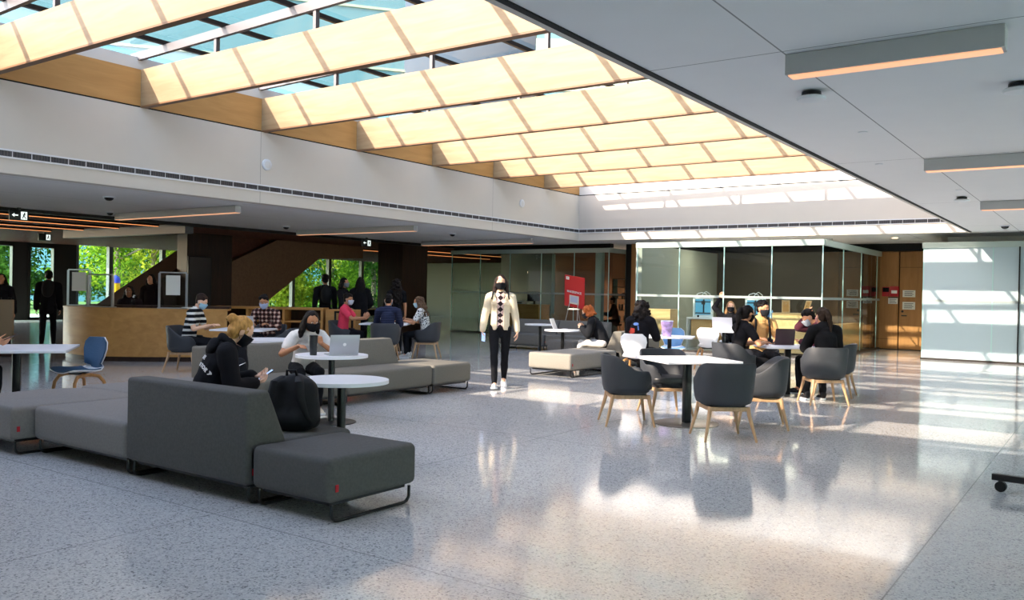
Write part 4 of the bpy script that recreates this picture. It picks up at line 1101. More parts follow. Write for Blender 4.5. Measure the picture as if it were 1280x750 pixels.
b = nb(); bx(b, -.11, .11, -.15, .15, 0, .012, .002, 1); r = O('notebook', b, M['paper']); r.location = (-12.62, 13.72, .74); r.rotation_euler = (0, 0, R(-25)); setp(r, 'open white notebook in front of the curly haired woman', 'notebook')
# ------------------------------------------------------------------ people
SKIN = {k: mat('skin_' + k, c, .5, spec=.4, var=.05, vscale=30) for k, c in dict(light='#e2b394', mid='#c98f6b', tan='#b07a56', brown='#8a5a3c').items()}
EYEW = mat('eye_white', '#e6e2dc', .25); EYED = mat('eye_iris', '#241811', .15); BROW = mat('brow_hair', '#2a1d16', .8)
HM = {}
def hairmat(c):
    if c not in HM: HM[c] = mat('hair_' + c.strip('#'), c, .62, spec=.15, var=.3, vscale=60, bump=.5, bscale=160, stretch=(1, 1, .25))
    return HM[c]
CM = {}
def cloth(c, kind='plain'):
    k = (c, kind)
    if k in CM: return CM[k]
    if kind == 'plain': m = mat('cloth_' + c.strip('#'), c, .9, spec=.15, var=.06, vscale=50, bump=.2, bscale=350)
    else:
        m = bpy.data.materials.new('cloth_' + kind); m.use_nodes = True
        nt = m.node_tree; b = nt.nodes['Principled BSDF']; L = nt.links.new; N = nt.nodes.new
        b.inputs['Roughness'].default_value = .9; b.inputs['Specular IOR Level'].default_value = .15
        tc = N('ShaderNodeTexCoord'); r = N('ShaderNodeValToRGB'); r.color_ramp.interpolation = 'CONSTANT'
        e = r.color_ramp.elements
        if kind == 'stripe':
            w = N('ShaderNodeTexWave'); w.bands_direction = 'Z'; w.inputs['Scale'].default_value = 3.3; L(tc.outputs['Object'], w.inputs[0]); L(w.outputs[0], r.inputs[0])
            e[0].color = lin('#17181c'); e[1].position = .62; e[1].color = lin('#d9d9d4')
        elif kind == 'floral':
            w = N('ShaderNodeTexVoronoi'); w.inputs['Scale'].default_value = 32; L(tc.outputs['Object'], w.inputs['Vector']); L(w.outputs['Distance'], r.inputs[0])
            e[0].color = lin('#2a2b2f'); e[1].position = .42; e[1].color = lin('#d9dad8')
        elif kind == 'plaid':
            w = N('ShaderNodeTexWave'); w.bands_direction = 'Z'; w.inputs['Scale'].default_value = 4.2; w2 = N('ShaderNodeTexWave'); w2.bands_direction = 'X'; w2.inputs['Scale'].default_value = 4.2
            mm = N('ShaderNodeMath'); mm.operation = 'ADD'; L(tc.outputs['Object'], w.inputs[0]); L(tc.outputs['Object'], w2.inputs[0]); L(w.outputs[0], mm.inputs[0]); L(w2.outputs[0], mm.inputs[1])
            md = N('ShaderNodeMath'); md.operation = 'MULTIPLY'; md.inputs[1].default_value = .5; L(mm.outputs[0], md.inputs[0]); L(md.outputs[0], r.inputs[0])
            e[0].color = lin('#2b1d1c'); e[1].position = .45; e[1].color = lin('#6e4a44'); x = e.new(.75); x.color = lin('#c4ab9c')
        elif kind == 'argyle':
            mp = N('ShaderNodeMapping'); mp.inputs['Rotation'].default_value = (0, R(45), 0); L(tc.outputs['Object'], mp.inputs[0])
            w = N('ShaderNodeTexChecker'); w.inputs['Scale'].default_value = 16; w.inputs[1].default_value = lin('#2a2025'); w.inputs[2].default_value = lin('#d8bdb8')
            L(mp.outputs[0], w.inputs[0]); L(w.outputs[0], b.inputs['Base Color'])
        elif kind == 'pinstripe':
            w = N('ShaderNodeTexWave'); w.bands_direction = 'Z'; w.inputs['Scale'].default_value = 9; L(tc.outputs['Object'], w.inputs[0]); L(w.outputs[0], r.inputs[0])
            e[0].color = lin('#20243a'); e[1].position = .8; e[1].color = lin('#39415c')
        if kind != 'argyle': L(r.outputs[0], b.inputs['Base Color'])
    CM[k] = m
    return m
MASKC = {}
def ik(a, t, l1, l2, pole):
    a, t = V(a), V(t); d = t - a; L_ = d.length
    if L_ > (l1 + l2) * .995: t = a + d * ((l1 + l2) * .995 / L_); d = t - a; L_ = d.length
    x = (l1 * l1 - l2 * l2 + L_ * L_) / (2 * L_); h = math.sqrt(max(0, l1 * l1 - x * x)); u = d.normalized()
    p = V(pole); p = p - u * p.dot(u)
    if p.length < 1e-4: p = V((0, 0, -1)) - u * -u.z
    return a + u * x + p.normalized() * h, t

def hand(b, w, f, n, side, curl, s, thumb_in=.4):
    """palm plus five bent fingers. f: finger direction, n: where the palm faces, side: thumb side"""
    f = V(f).normalized(); n = V(n); n = (n - f * n.dot(f)).normalized(); t = f.cross(n).normalized()
    if t.dot(V(side)) < 0: t = -t
    for i, (off, ln) in enumerate(((.031, .070), (.0105, .079), (-.0105, .073), (-.031, .057))):
        k = w + f * (.083 - .006 * abs(i - 1.2)) * s + t * off * s
        cap(b, w + f * .015 * s + t * off * .55 * s, k, .0125 * s, .011 * s, 8)
        p = k; d = f.copy(); a = curl * (1 + .12 * i)
        for j, fr in enumerate((.45, .32, .26)):
            ang = a * (1, 1.15, .8)[j]
            d = (d * cos(ang) + n * sin(ang)).normalized(); nn = (n - d * n.dot(d)).normalized(); q = p + d * ln * fr * s
            cap(b, p, q, (.0098 - .0009 * j) * s, (.0092 - .0009 * j) * s, 8); p = q; n_ = nn
    p0 = w + f * .022 * s + t * .022 * s; d = (f * .62 + t * .72 + n * thumb_in).normalized()
    p1 = p0 + d * .042 * s; d2 = (f * .9 + t * .25 + n * (thumb_in + .2)).normalized(); p2 = p1 + d2 * .034 * s; p3 = p2 + (d2 + n * .25).normalized() * .026 * s
    cap(b, p0, p1, .0145 * s, .0115 * s, 8); cap(b, p1, p2, .011 * s, .0098 * s, 8); cap(b, p2, p3, .0098 * s, .008 * s, 8)

def person(name, label, x, y, fx, fy, P, look, z0=0):
    """build one figure. local axes: +Y forward, +X the figure's right. P: pose, look: clothes, hair, mask"""
    h = look.get('h', 1.68); s = h / 1.70; sex = look.get('sex', 'f'); wide = look.get('wide', 1.0)
    vox = look.get('vox', .0095)
    rz = face(fx, fy)
    hz = P.get('hz', .93 * s); lean = R(P.get('lean', 0)); tw = R(P.get('twist', 0)); sl = R(P.get('side', 0))
    sh_w = (.165 if sex == 'f' else .19) * s * wide; hip_w = .092 * s
    def dirv(a): return V((sin(sl), sin(a), cos(a))).normalized()
    u1, u2 = dirv(lean * .75), dirv(lean * 1.2)
    hip = V((0, 0, hz)); waist = hip + u1 * .20 * s; chest = waist + u2 * .16 * s; shc = waist + u2 * .285 * s; neck = waist + u2 * .335 * s
    rx = V((cos(tw), sin(tw), 0)); fw = rx.cross(u2) * -1; fw = u2.cross(rx).normalized()
    hp, hyw = R(P.get('hp', 0)), R(P.get('hy', 0)); ht = R(P.get('ht', 0))
    Bh = (Matrix.Rotation(hyw + tw, 3, 'Z') @ Matrix.Rotation(-hp - lean * .3, 3, 'X') @ Matrix.Rotation(ht, 3, 'Y'))
    hx, hy, hzv = Bh @ V((1, 0, 0)), Bh @ V((0, 1, 0)), Bh @ V((0, 0, 1))
    nd = (u2 + hzv * .8 + hy * .25).normalized()
    nk2 = neck + nd * .075 * s; H = nk2 + hzv * .085 * s + hy * .028 * s
    # limbs
    S_ = {}; limb = {}
    for k, q in (('R', 1), ('L', -1)):
        a = shc + rx * q * sh_w - u2 * .012
        wt = P['hands'][k]; el, wr = ik(a, wt[0], .285 * s, .25 * s, wt[1] if len(wt) > 1 else (q * .5, -.6, -.8)); S_[k] = (a, el, wr)
        hj = hip + V((q * hip_w, 0, -.01)); ft = P['feet'][k]; kn, an = ik(hj, ft[0], .43 * s, .42 * s, ft[1] if len(ft) > 1 else (0, 1, .25)); limb[k] = (hj, kn, an, R(ft[2]) if len(ft) > 2 else 0, R(ft[3]) if len(ft) > 3 else 0)
    # ---------------- body (one continuous skin surface)
    b = nb()
    cap(b, hip + V((0, 0, -.02)), waist, .112 * s, .1 * s, 14, rx, .8); cap(b, waist, chest, .1 * s, .115 * s, 14, rx, .78); cap(b, chest, shc, .118 * s, .1 * s, 14, rx, .72)
    cap(b, shc - rx * sh_w * .75, shc + rx * sh_w * .75, .055 * s, .055 * s, 12); cap(b, shc, neck, .075 * s, .056 * s, 12); cap(b, neck - u2 * .02, nk2 + hzv * .03 * s, .052 * s, .048 * s, 12)
    for k, q in (('R', 1), ('L', -1)):
        a, el, wr = S_[k]; cap(b, a, el, .05 * s, .039 * s, 12); cap(b, el, wr, .039 * s, .025 * s, 12)
        fa = (wr - el).normalized(); hd = P['hands'][k]; f = V(hd[2]) if len(hd) > 2 and hd[2] else fa; n = V(hd[3]) if len(hd) > 3 and hd[3] else (V((-q, 0, 0)) if abs(fa.z) > .6 else V((0, 0, -1)))
        sd_ = V(hd[5]) if len(hd) > 5 and hd[5] else (V((0, 1, 0)) if abs(fa.z) > .6 else V((-q, 0, .2)))
        hand(b, wr, f, n, sd_, R(hd[4]) if len(hd) > 4 else R(18), s * .97)
        hj, kn, an, _, _ = limb[k]; cap(b, hj, kn, .078 * s, .054 * s, 12); cap(b, kn, kn + (an - kn) * .35, .054 * s, .055 * s, 12); cap(b, kn + (an - kn) * .3, an, .055 * s, .036 * s, 12); cap(b, an, an + V((0, .07, -.04)), .034 * s, .03 * s, 8)
    def hp_(xx, yy, zz): return H + (hx * xx + hy * yy + hzv * zz) * s
    ell(b, hp_(0, -.008, .022), (.073 * s, .093 * s, .092 * s), (hx, hy, hzv), 18, 12); ell(b, hp_(0, .022, -.045), (.056 * s, .062 * s, .07 * s), (hx, hy, hzv), 16, 10); ell(b, hp_(0, .058, -.093), (.024 * s, .022 * s, .018 * s), (hx, hy, hzv), 10, 7)
    cap(b, hp_(0, .082, .012), hp_(0, .103, -.026), .009 * s, .0135 * s, 8); cap(b, hp_(-.022, .074, .032), hp_(.022, .074, .032), .013 * s, .013 * s, 8); cap(b, hp_(-.018, .08, -.06), hp_(.018, .08, -.06), .009 * s, .009 * s, 8)
    for q in (-1, 1): ell(b, hp_(q * .074, -.008, -.008), (.009 * s, .021 * s, .032 * s), (hx, hy, hzv), 10, 7)
    me = remesh(b, look.get('bvox', vox * .85), 2)
    b = nb(); b.from_mesh(me); bpy.data.meshes.remove(me); n0 = len(b.faces)
    for q in (-1, 1):
        ell(b, hp_(q * .029, .0815, .008), (.0125 * s, .0085 * s, .0062 * s), (hx, hy, hzv), 10, 8)
    b.faces.ensure_lookup_table(); n1 = len(b.faces)
    for q in (-1, 1): ell(b, hp_(q * .029, .0885, .008), (.0062 * s, .0035 * s, .0056 * s), (hx, hy, hzv), 10, 6)
    b.faces.ensure_lookup_table(); n2 = len(b.faces)
    for q in (-1, 1): cap(b, hp_(q * .014, .0865, .031), hp_(q * .044, .076, .031), .003 * s, .002 * s, 6)
    b.faces.ensure_lookup_table()
    for i, f in enumerate(b.faces): f.material_index = 0 if i < n0 else 1 if i < n1 else 2 if i < n2 else 3
    mb_ = bpy.data.meshes.new(name); b.to_mesh(mb_); b.free()
    root = finish(name, mb_, [SKIN[look.get('skin', 'light')], EYEW, EYED, BROW], None, True, 75)
    root.location = (x, y, z0); root.rotation_euler = (0, 0, rz); setp(root, label, 'person', look.get('group'))
    # ---------------- trousers
    if look.get('legs'):
        b = nb(); g = look.get('fit', .010) * s
        cap(b, hip + V((0, 0, -.03)), hip + u1 * .1 * s, .118 * s + g, .11 * s + g, 14, rx, .82)
        for k in 'RL':
            hj, kn, an, _, _ = limb[k]; cap(b, hj, kn, .082 * s + g, .057 * s + g, 14); cap(b, kn, kn + (an - kn) * .35, .057 * s + g, .056 * s + g, 14)
            cap(b, kn + (an - kn) * .3, kn + (an - kn) * look.get('hem', .93), .056 * s + g, .038 * s + g * look.get('flare', 1.2), 14)
        finish('trousers', remesh(b, vox, 3, .006, 11, x), cloth(*look['legs']), root, True, 80)
    # ---------------- top
    top = look['top']; g = look.get('tfit', .013) * s; slv = look.get('sleeve', 'long')
    def topmesh(g, slv, loose=0, low=-.03):
        b = nb()
        cap(b, hip + u1 * (low * s), waist, .113 * s + g + loose, .104 * s + g + loose, 16, rx, .84); cap(b, waist, chest, .104 * s + g + loose, .118 * s + g + loose * .6, 16, rx, .82); cap(b, chest, shc, .12 * s + g, .1 * s + g, 16, rx, .74)
        if sex == 'f': 
            for q in (-1, 1): ell(b, chest + rx * q * .055 * s + fw * .06 * s + u2 * .02, (.055 * s, .05 * s, .055 * s))
        cap(b, shc - rx * sh_w * .8, shc + rx * sh_w * .8, .055 * s + g, .055 * s + g, 12); cap(b, shc, neck - u2 * .012, .078 * s + g, .055 * s + g * .6, 14)
        for k in 'RL':
            a, el, wr = S_[k]
            if slv == 'short': cap(b, a, a + (el - a) * .62, .053 * s + g * .9, .048 * s + g * .9, 14)
            elif slv == 'long': cap(b, a, el, .054 * s + g, .044 * s + g, 14); cap(b, el, el + (wr - el) * .9, .044 * s + g, .03 * s + g, 14)
        return b
    if look.get('under'):
        finish('shirt', remesh(topmesh(.009, 'none', 0, .05), vox, 2, .002, 11, x), cloth(*look['under']), root, True, 80)
        b = topmesh(g + .003, slv, .024, look.get('low', -.05) - .06); me = remesh(b, vox, 3, .004, 10, y)
        b = nb(); b.from_mesh(me); kill = []
        for f in b.faces:
            c = f.calc_center_median(); r_ = c - chest; lx = r_.dot(rx); lz = r_.dot(u2); d = r_.dot(fw)
            if abs(lx) < .19 and f.calc_center_median().z < hip.z - .02: kill.append(f)
            elif d > .02 and abs(lx) < .05 + .035 * max(0, lz / .2) and lz < .2: kill.append(f)
        bmesh.ops.delete(b, geom=kill, context='FACES')
        for _ in range(10):
            mv = {}
            for v in b.verts:
                nbs = [e.other_vert(v) for e in v.link_edges if e.is_boundary]
                if len(nbs) == 2: mv[v] = (v.co + nbs[0].co + nbs[1].co) / 3
            for v, c in mv.items(): v.co = c
        cl = O('jacket', b, cloth(*top), root, True, 80); md = cl.modifiers.new('thickness', 'SOLIDIFY'); md.thickness = .008; md.offset = -1
        # collar, cuffs, pocket flaps
        b = nb()
        pts = [neck + rx * (.075 * s * cos(R(a))) + fw * (.07 * s * sin(R(a))) + u2 * (.012 - .05 * max(0, sin(R(a)))) for a in range(60, -241, -20)]
        tube(b, pts, .022 * s, 8, flat=.6); O('collar', b, cloth(*top), cl)
        for q in (-1, 1):
            b = nb(); c = chest + rx * q * .1 * s + fw * .118 * s + u2 * .03
            T = Matrix.Translation(c) @ Matrix((rx, fw, u2)).transposed().to_4x4() @ Matrix.Rotation(R(-22 * q), 4, 'Z'); bx(b, -.045, .045, -.006, .006, -.025, .02, .003, 1, M=T); O('pocket_flap', b, cloth(*top), cl)
        b = nb()
        for i in range(6):
            for q in (1,): ell(b, chest + rx * q * .058 * s + fw * (.135 - .003 * i) * s + u2 * (.12 - .075 * i), (.006, .004, .006), None, 8, 6)
        O('buttons', b, M['steel'], cl)
    else:
        me = remesh(topmesh(g, slv, look.get('loose', 0), look.get('low', -.03)), vox, 3, .005, 11, x + y)
        cl = finish('hoodie' if look.get('hood') else 'shirt', me, cloth(*top), root, True, 80)
        if look.get('hood'):
            b = nb(); pts = [neck + rx * (.085 * s * cos(R(a))) + fw * (.075 * s * sin(R(a)) + .005) + u2 * (.02 - .03 * sin(R(a))) for a in range(70, -251, -20)]
            tube(b, pts, [.02] + [.034 * s] * (len(pts) - 2) + [.02], 10); ell(b, neck - fw * .1 * s - u2 * .055, (.1 * s, .05 * s, .085 * s), (rx, fw, u2)); finish('hood', remesh(b, vox, 4, .006, 12, x), cloth(*top), cl, True, 80)
        if look.get('art'): look['art'](root, cl, me, dict(rx=rx, fw=fw, u2=u2, chest=chest, waist=waist, neck=neck, s=s))
    if look.get('straps'):
        for q in (-1, 1):
            b = nb(); pts = []
            for a, r_ in ((-40, .155), (0, .16), (40, .155), (80, .145), (110, .15), (140, .155)):
                pass
            pts = [shc + rx * q * .1 * s - fw * .13 * s - u2 * .05, shc + rx * q * .105 * s - fw * .07 * s + u2 * .065, shc + rx * q * .105 * s + u2 * .088, shc + rx * q * .105 * s + fw * .075 * s + u2 * .06, shc + rx * q * .108 * s + fw * .12 * s - u2 * .03, chest + rx * q * .12 * s + fw * .128 * s - u2 * .02, waist + rx * q * .14 * s + fw * .1 * s + u2 * .03]
            tube(b, pts, .02 * s, 8, flat=.4); O('backpack_strap', b, M['nylon'], root)
        b = nb(); c = chest - fw * .2 * s; ell(b, c, (.13 * s, .08 * s, .21 * s), (rx, fw, u2)); finish('backpack', remesh(b, .013, 4, .006, 9, x), M['nylon'], root, True, 80)
    # ---------------- shoes
    if look.get('shoes'):
        for k in 'RL':
            hj, kn, an, fy_, fp = limb[k]
            T = Matrix.Translation(an) @ Matrix.Rotation(fy_, 4, 'Z') @ Matrix.Rotation(fp, 4, 'X')
            b = nb(); cap(b, T @ V((0, -.035, -.025)), T @ V((0, .12, -.052)), .042 * s, .034 * s, 12, (1, 0, 0), .95); cap(b, T @ V((0, .06, -.045)), T @ V((0, .155, -.056)), .043 * s, .03 * s, 12, (1, 0, 0), .75); cap(b, T @ V((0, -.03, .0)), T @ V((0, -.01, .02)), .045 * s, .043 * s, 12)
            sh = finish('shoe', remesh(b, .008, 3), look['shoes'] if not isinstance(look['shoes'], str) else cloth(look['shoes']), root, True, 80)
            b = nb(); prism(b, [(cx_ * s, cy_ * s) for cx_, cy_ in rrect(.044, .125, .042, 6, 0, .065)], -.084, -.058, .008, 2, M=T); O('sole', b, look.get('sole', M['plastic']), sh)
    # ---------------- hair
    hk = look.get('hair'); hc = hairmat(look.get('hc', '#2a1d16'))
    if hk:
        b = nb(); rnd = random.Random(int(abs(x * 100)))
        if hk in ('short', 'shortm'):
            ell(b, hp_(0, -.028, .056), (.08 * s, .1 * s, .078 * s), (hx, hy, hzv), 18, 12); ell(b, hp_(0, -.055, .0), (.068 * s, .055 * s, .075 * s), (hx, hy, hzv), 14, 9)
            for k in range(26): a = rnd.uniform(0, 6.28); rr = rnd.uniform(.2, 1); ell(b, hp_(.07 * rr * cos(a), -.025 + .085 * rr * sin(a), .055 + .072 * math.sqrt(1 - rr * rr * .9)), (.026 * s, .026 * s, .02 * s), (hx, hy, hzv), 8, 6)
        else:
            ell(b, hp_(0, -.026, .032), (.082 * s, .1 * s, .098 * s), (hx, hy, hzv), 18, 12)
            ell(b, hp_(0, -.05, -.02), (.078 * s, .065 * s, .09 * s), (hx, hy, hzv), 14, 9)
        ln = look.get('hl', .3)
        if hk in ('long', 'wavy', 'curly'):
            for k in range(15):
                a = R(-196 + 212 * k / 14); cx_, cy_ = cos(a), sin(a)
                p = hp_(.07 * cx_, -.026 + .075 * cy_ * .95, .03); m1 = hp_(.088 * cx_, -.036 + .085 * cy_, -.06)
                dn = V((0, 0, -1)) * .75 - hzv * .25
                e = m1 + dn * ln * s * rnd.uniform(.82, 1.0) + (hx * cx_ * .03 - hy * .02) * s
                mid = (m1 + e) / 2 + (hx * rnd.uniform(-.015, .015) + hy * rnd.uniform(-.015, .01)) * s
                cap(b, p, m1, .026 * s, .03 * s, 8); cap(b, m1, mid, .03 * s, .028 * s, 8); cap(b, mid, e, .028 * s, .012 * s, 8)
            if hk == 'curly' or hk == 'wavy':
                for k in range(70):
                    a = rnd.uniform(R(-215), R(35)); zz = rnd.uniform(-.06 - ln, .09); rr = .095 + .02 * rnd.random() + (.02 if zz < -.05 else 0)
                    if zz > .02: rr = .105 * math.sqrt(max(.05, 1 - (zz / .15) ** 2))
                    ell(b, hp_(rr * cos(a), -.03 + rr * sin(a), zz), (.024 * s,) * 3, None, 8, 6)
        if hk == 'bun':
            ell(b, hp_(0, -.125, .05), (.05 * s, .042 * s, .046 * s), (hx, hy, hzv), 14, 9); ell(b, hp_(.015, -.14, .07), (.03 * s, .03 * s, .026 * s)); ell(b, hp_(-.02, -.145, .035), (.03 * s, .026 * s, .026 * s))
        if hk == 'pony':
            pts = [hp_(0, -.1, .05), hp_(0, -.145, .04), hp_(.01, -.165, -.04), hp_(.02, -.155, -.15), hp_(.02, -.14, -.12 - ln)]
            for p, q, r0, r1 in zip(pts, pts[1:], (.022, .034, .038, .032), (.034, .038, .032, .012)): cap(b, p, q, r0 * s, r1 * s, 10)
        me = remesh(b, vox, 2, .006, 26, x); finish('hair', me, hc, root, True, 80)
    # ---------------- face mask
    if look.get('mask'):
        b = nb(); rows = []
        for i in range(9):
            t = i / 8; zz = .004 - .108 * t; row = []
            w_ = (.071, .072, .0715, .07, .067, .062, .055, .046, .036)[i]; dpt = (.1025, .1045, .1045, .103, .101, .099, .096, .091, .085)[i]
            for k in range(15):
                a = R(-82 + 164 * k / 14); bump_ = .0165 * max(0, 1 - abs(a) / R(22)) * (1 - t) ** .6
                row.append(hp_(w_ * 1.06 * sin(a), -.004 + dpt * (cos(a) ** .8) + bump_, zz - .01 * abs(sin(a)) * (1 - t)))
            rows.append(row)
        ring_loft(b, rows, closed=False, cap=False)
        mk = O('face_mask', b, cloth(look['mask']), root, True, 80); md = mk.modifiers.new('thickness', 'SOLIDIFY'); md.thickness = .004; md.offset = 1
        b = nb()
        for q in (-1, 1):
            tube(b, [hp_(q * .071, .012, -.01), hp_(q * .079, -.015, .022), hp_(q * .083, -.032, .006), hp_(q * .078, -.02, -.035), hp_(q * .062, .012, -.06)], .0022 * s, 6)
        O('ear_loops', b, cloth(look['mask']), mk)
    if look.get('glasses'):
        b = nb()
        for q in (-1, 1):
            tube(b, [hp_(q * (.032 + .025 * cos(R(a))), .1, .008 + .02 * sin(R(a))) for a in range(0, 360, 30)], .0025, 6, closed=True); tube(b, [hp_(q * .057, .098, .012), hp_(q * .08, 0, .012)], .0022, 6)
        tube(b, [hp_(-.008, .102, .01), hp_(.008, .102, .01)], .0022, 6); O('eyeglasses', b, M['black'], root)
    if look.get('extra'): look['extra'](root, dict(S=S_, H=H, hp=hp_, s=s, neck=neck, chest=chest, fw=fw, rx=rx, u2=u2, hip=hip))
    return root

# ---- poses
def sit(lean=10, hz=.545, hands=None, feet=None, **k):
    return dict(hz=hz, lean=lean, hands=hands or dict(R=((.15, .42, .80),), L=((-.15, .42, .80),)), feet=feet or dict(R=((.12, .42, .085), (0, .3, 1)), L=((-.12, .4, .085), (0, .3, 1))), **k)
def stand(**k):
    d = dict(hands=dict(R=((.25, .06, .80), (.4, -1, 0)), L=((-.25, .06, .80), (-.4, -1, 0))), feet=dict(R=((.1, .02, .085), (0, 1, 0)), L=((-.1, -.02, .085), (0, 1, 0)))); d.update(k); return d
WS = M['plastic']
DK = ('#15161a',)

# walking woman
def walker_extra(r, d):
    a, el, wr = d['S']['R']
    b = nb(); T = Matrix.Translation(wr + V((-.015, .075, -.085))) @ Matrix.Rotation(R(25), 4, 'X') @ Matrix.Rotation(R(35), 4, 'Z'); bx(b, -.037, .037, -.004, .004, -.075, .075, .006, 2, M=T); p = O('phone', b, M['phone']); p.location = (0, 0, 0)
    p.matrix_world = Matrix.Translation(r.location) @ Matrix.Rotation(r.rotation_euler[2], 4, 'Z'); setp(p, 'dark phone in the right hand of the walking person', 'phone')
    b = nb(); bx(b, -.033, .033, .0038, .0048, -.07, .07, M=T); O('screen', b, M['phonescr'], p, False)
    shc = d['neck'] - d['u2'] * .05
    for q in (-1, 1):
        b = nb(); s = d['s']; tube(b, [shc + d['rx'] * q * .115 * s - d['fw'] * .1, shc + d['rx'] * q * .115 * s - d['fw'] * .03 + d['u2'] * .082, shc + d['rx'] * q * .115 * s + d['fw'] * .05 + d['u2'] * .075, shc + d['rx'] * q * .122 * s + d['fw'] * .115 + d['u2'] * .0, shc + d['rx'] * q * .135 * s + d['fw'] * .12 - d['u2'] * .04], .013, 8, flat=.4); O('backpack_strap', b, M['nylon'], r)
person('person', 'person in a cream jacket walking towards the camera with a phone in hand', -7.68, 10.6, .585, -.81,
  dict(hz=.905, lean=2, hands=dict(R=((.27, .06, .84), (.5, -1, 0), (.05, .35, -1), (-1, .2, 0), 28, (0, 1, 0)), L=((-.27, -.02, .83), (-.5, -1, 0), (0, .1, -1), (1, 0, 0), 18, (0, 1, 0))),
       feet=dict(R=((.07, .25, .088), (0, 1, 0), -4, 6), L=((-.07, -.26, .12), (0, 1, 0), 4, -16))),
  dict(h=1.70, vox=.0075, bvox=.006, skin='light', under=('plain', 'argyle'), top=('#d8cbb2',), tfit=.014, low=-.02, legs=DK, fit=.004, hem=.97, shoes=WS, hair='long', hl=.17, hc='#2e2320', mask='#141519', extra=walker_extra))

# hoodie student with phone; lettering follows the back of the hoodie
def back_text(root, cl, me, d):
    from mathutils.bvhtree import BVHTree
    bv = BVHTree.FromPolygons([v.co for v in me.vertices], [p.vertices for p in me.polygons])
    rx, fw, u2, w = d['rx'], d['fw'], d['u2'], d['waist']
    b = nb()
    for txt, rad, zc, size in (('THE', .22, .0, .046), ('LONG STORY', .26, -.075, .042)):
        n = len(txt); step = size * .78 / (rad + .0)
        for i, ch in enumerate(txt):
            if ch == ' ': continue
            a = (i - (n - 1) / 2) * step; u, v = -rad * sin(-a), zc + rad * cos(a) - rad * .75
            tm = text_mesh(ch, size, 0, .0016); tb = nb(); tb.from_mesh(tm); bpy.data.meshes.remove(tm)
            bmesh.ops.subdivide_edges(tb, edges=tb.edges[:], cuts=1)
            mp = {}
            for vv in tb.verts:
                lx = vv.co.x * cos(a) + vv.co.y * sin(a) + u; lz = -vv.co.x * sin(a) + vv.co.y * cos(a) + v
                # text is read from behind, so local right is -... the figure's own right
                o = w + rx * lx + u2 * (lz + .12) - fw * .6
                hit = bv.ray_cast(o, fw)
                mp[vv] = b.verts.new(hit[0] - fw * .004) if hit[0] and (hit[0] - w - u2 * (lz + .12)).dot(fw) < -.03 else None
            for f in tb.faces:
                if all(mp[q] for q in f.verts): b.faces.new([mp[q] for q in f.verts])
            tb.free()
    o = O('back_lettering', b, M['inkwhite'], cl, False)
    md = o.modifiers.new('thickness', 'SOLIDIFY'); md.thickness = .003; md.offset = 0
def phone_in(label, off, rot, scr=True):
    def fn(r, d):
        a, el, wr = d['S']['R']; c = V(off); T = Matrix.Translation(c) @ Matrix.Rotation(R(rot[2]), 4, 'Z') @ Matrix.Rotation(R(rot[0]), 4, 'X')
        b = nb(); bx(b, -.038, .038, -.078, .078, -.004, .004, .004, 2, M=T); p = O('phone', b, M['phone']); p.matrix_world = Matrix.Translation(r.location) @ Matrix.Rotation(r.rotation_euler[2], 4, 'Z'); setp(p, label, 'phone')
        b = nb(); bx(b, -.034, .034, -.072, .072, .0038, .0046, M=T); O('screen', b, M['phonescr'] if scr else M['screen'], p, False)
    return fn
person('person', 'person with a blond bun and black lettered hoodie looking at a phone', -6.1, 4.29, .48, .88,
  dict(hz=.475, lean=20, hp=28, hands=dict(R=((.10, .40, .66), (.6, -.3, -1), (-.5, .7, .1), (-.3, .2, 1), 30, (.3, .6, .5)), L=((-.09, .42, .70), (-.6, -.3, -1), (.5, .7, .1), (.3, .2, 1), 30, (-.3, .6, .5))),
       feet=dict(R=((.12, .48, .085), (0, .3, 1)), L=((-.12, .44, .085), (0, .3, 1)))),
  dict(h=1.68, vox=.0085, bvox=.0065, skin='light', top=('#16161a',), tfit=.03, loose=.02, hood=True, low=-.04, legs=DK, shoes='#202124', hair='bun', hc='#b98a4e', mask='#141519', art=back_text,
    extra=phone_in('phone with a lit screen held by the blond bun person', (0, .50, .715), (35, 0, 0))))

# white tee student bent over the laptop
person('person', 'person in a white tee leaning on the round table by the silver laptop', -7.94, 6.95, .88, -.47,
  dict(hz=.52, lean=33, hp=6, hy=10, hands=dict(R=((.16, .50, .80), (.8, -.2, -.7), (-.2, 1, .1), (0, 0, -1), 15, (-1, .3, 0)), L=((-.08, .56, .83), (-.8, .1, -.8), (.35, -.1, 1), (.2, -1, 0), 50, (1, 0, 0))),
       feet=dict(R=((.14, .5, .085), (0, .3, 1), -8), L=((-.1, .36, .085), (0, .3, 1), 6))),
  dict(h=1.64, vox=.008, bvox=.0065, skin='tan', top=('#d9d7d3',), sleeve='short', tfit=.02, loose=.01, low=-.06, legs=DK, shoes='#cfc6b8', hair='long', hl=.16, hc='#17110f', mask='#141519'))

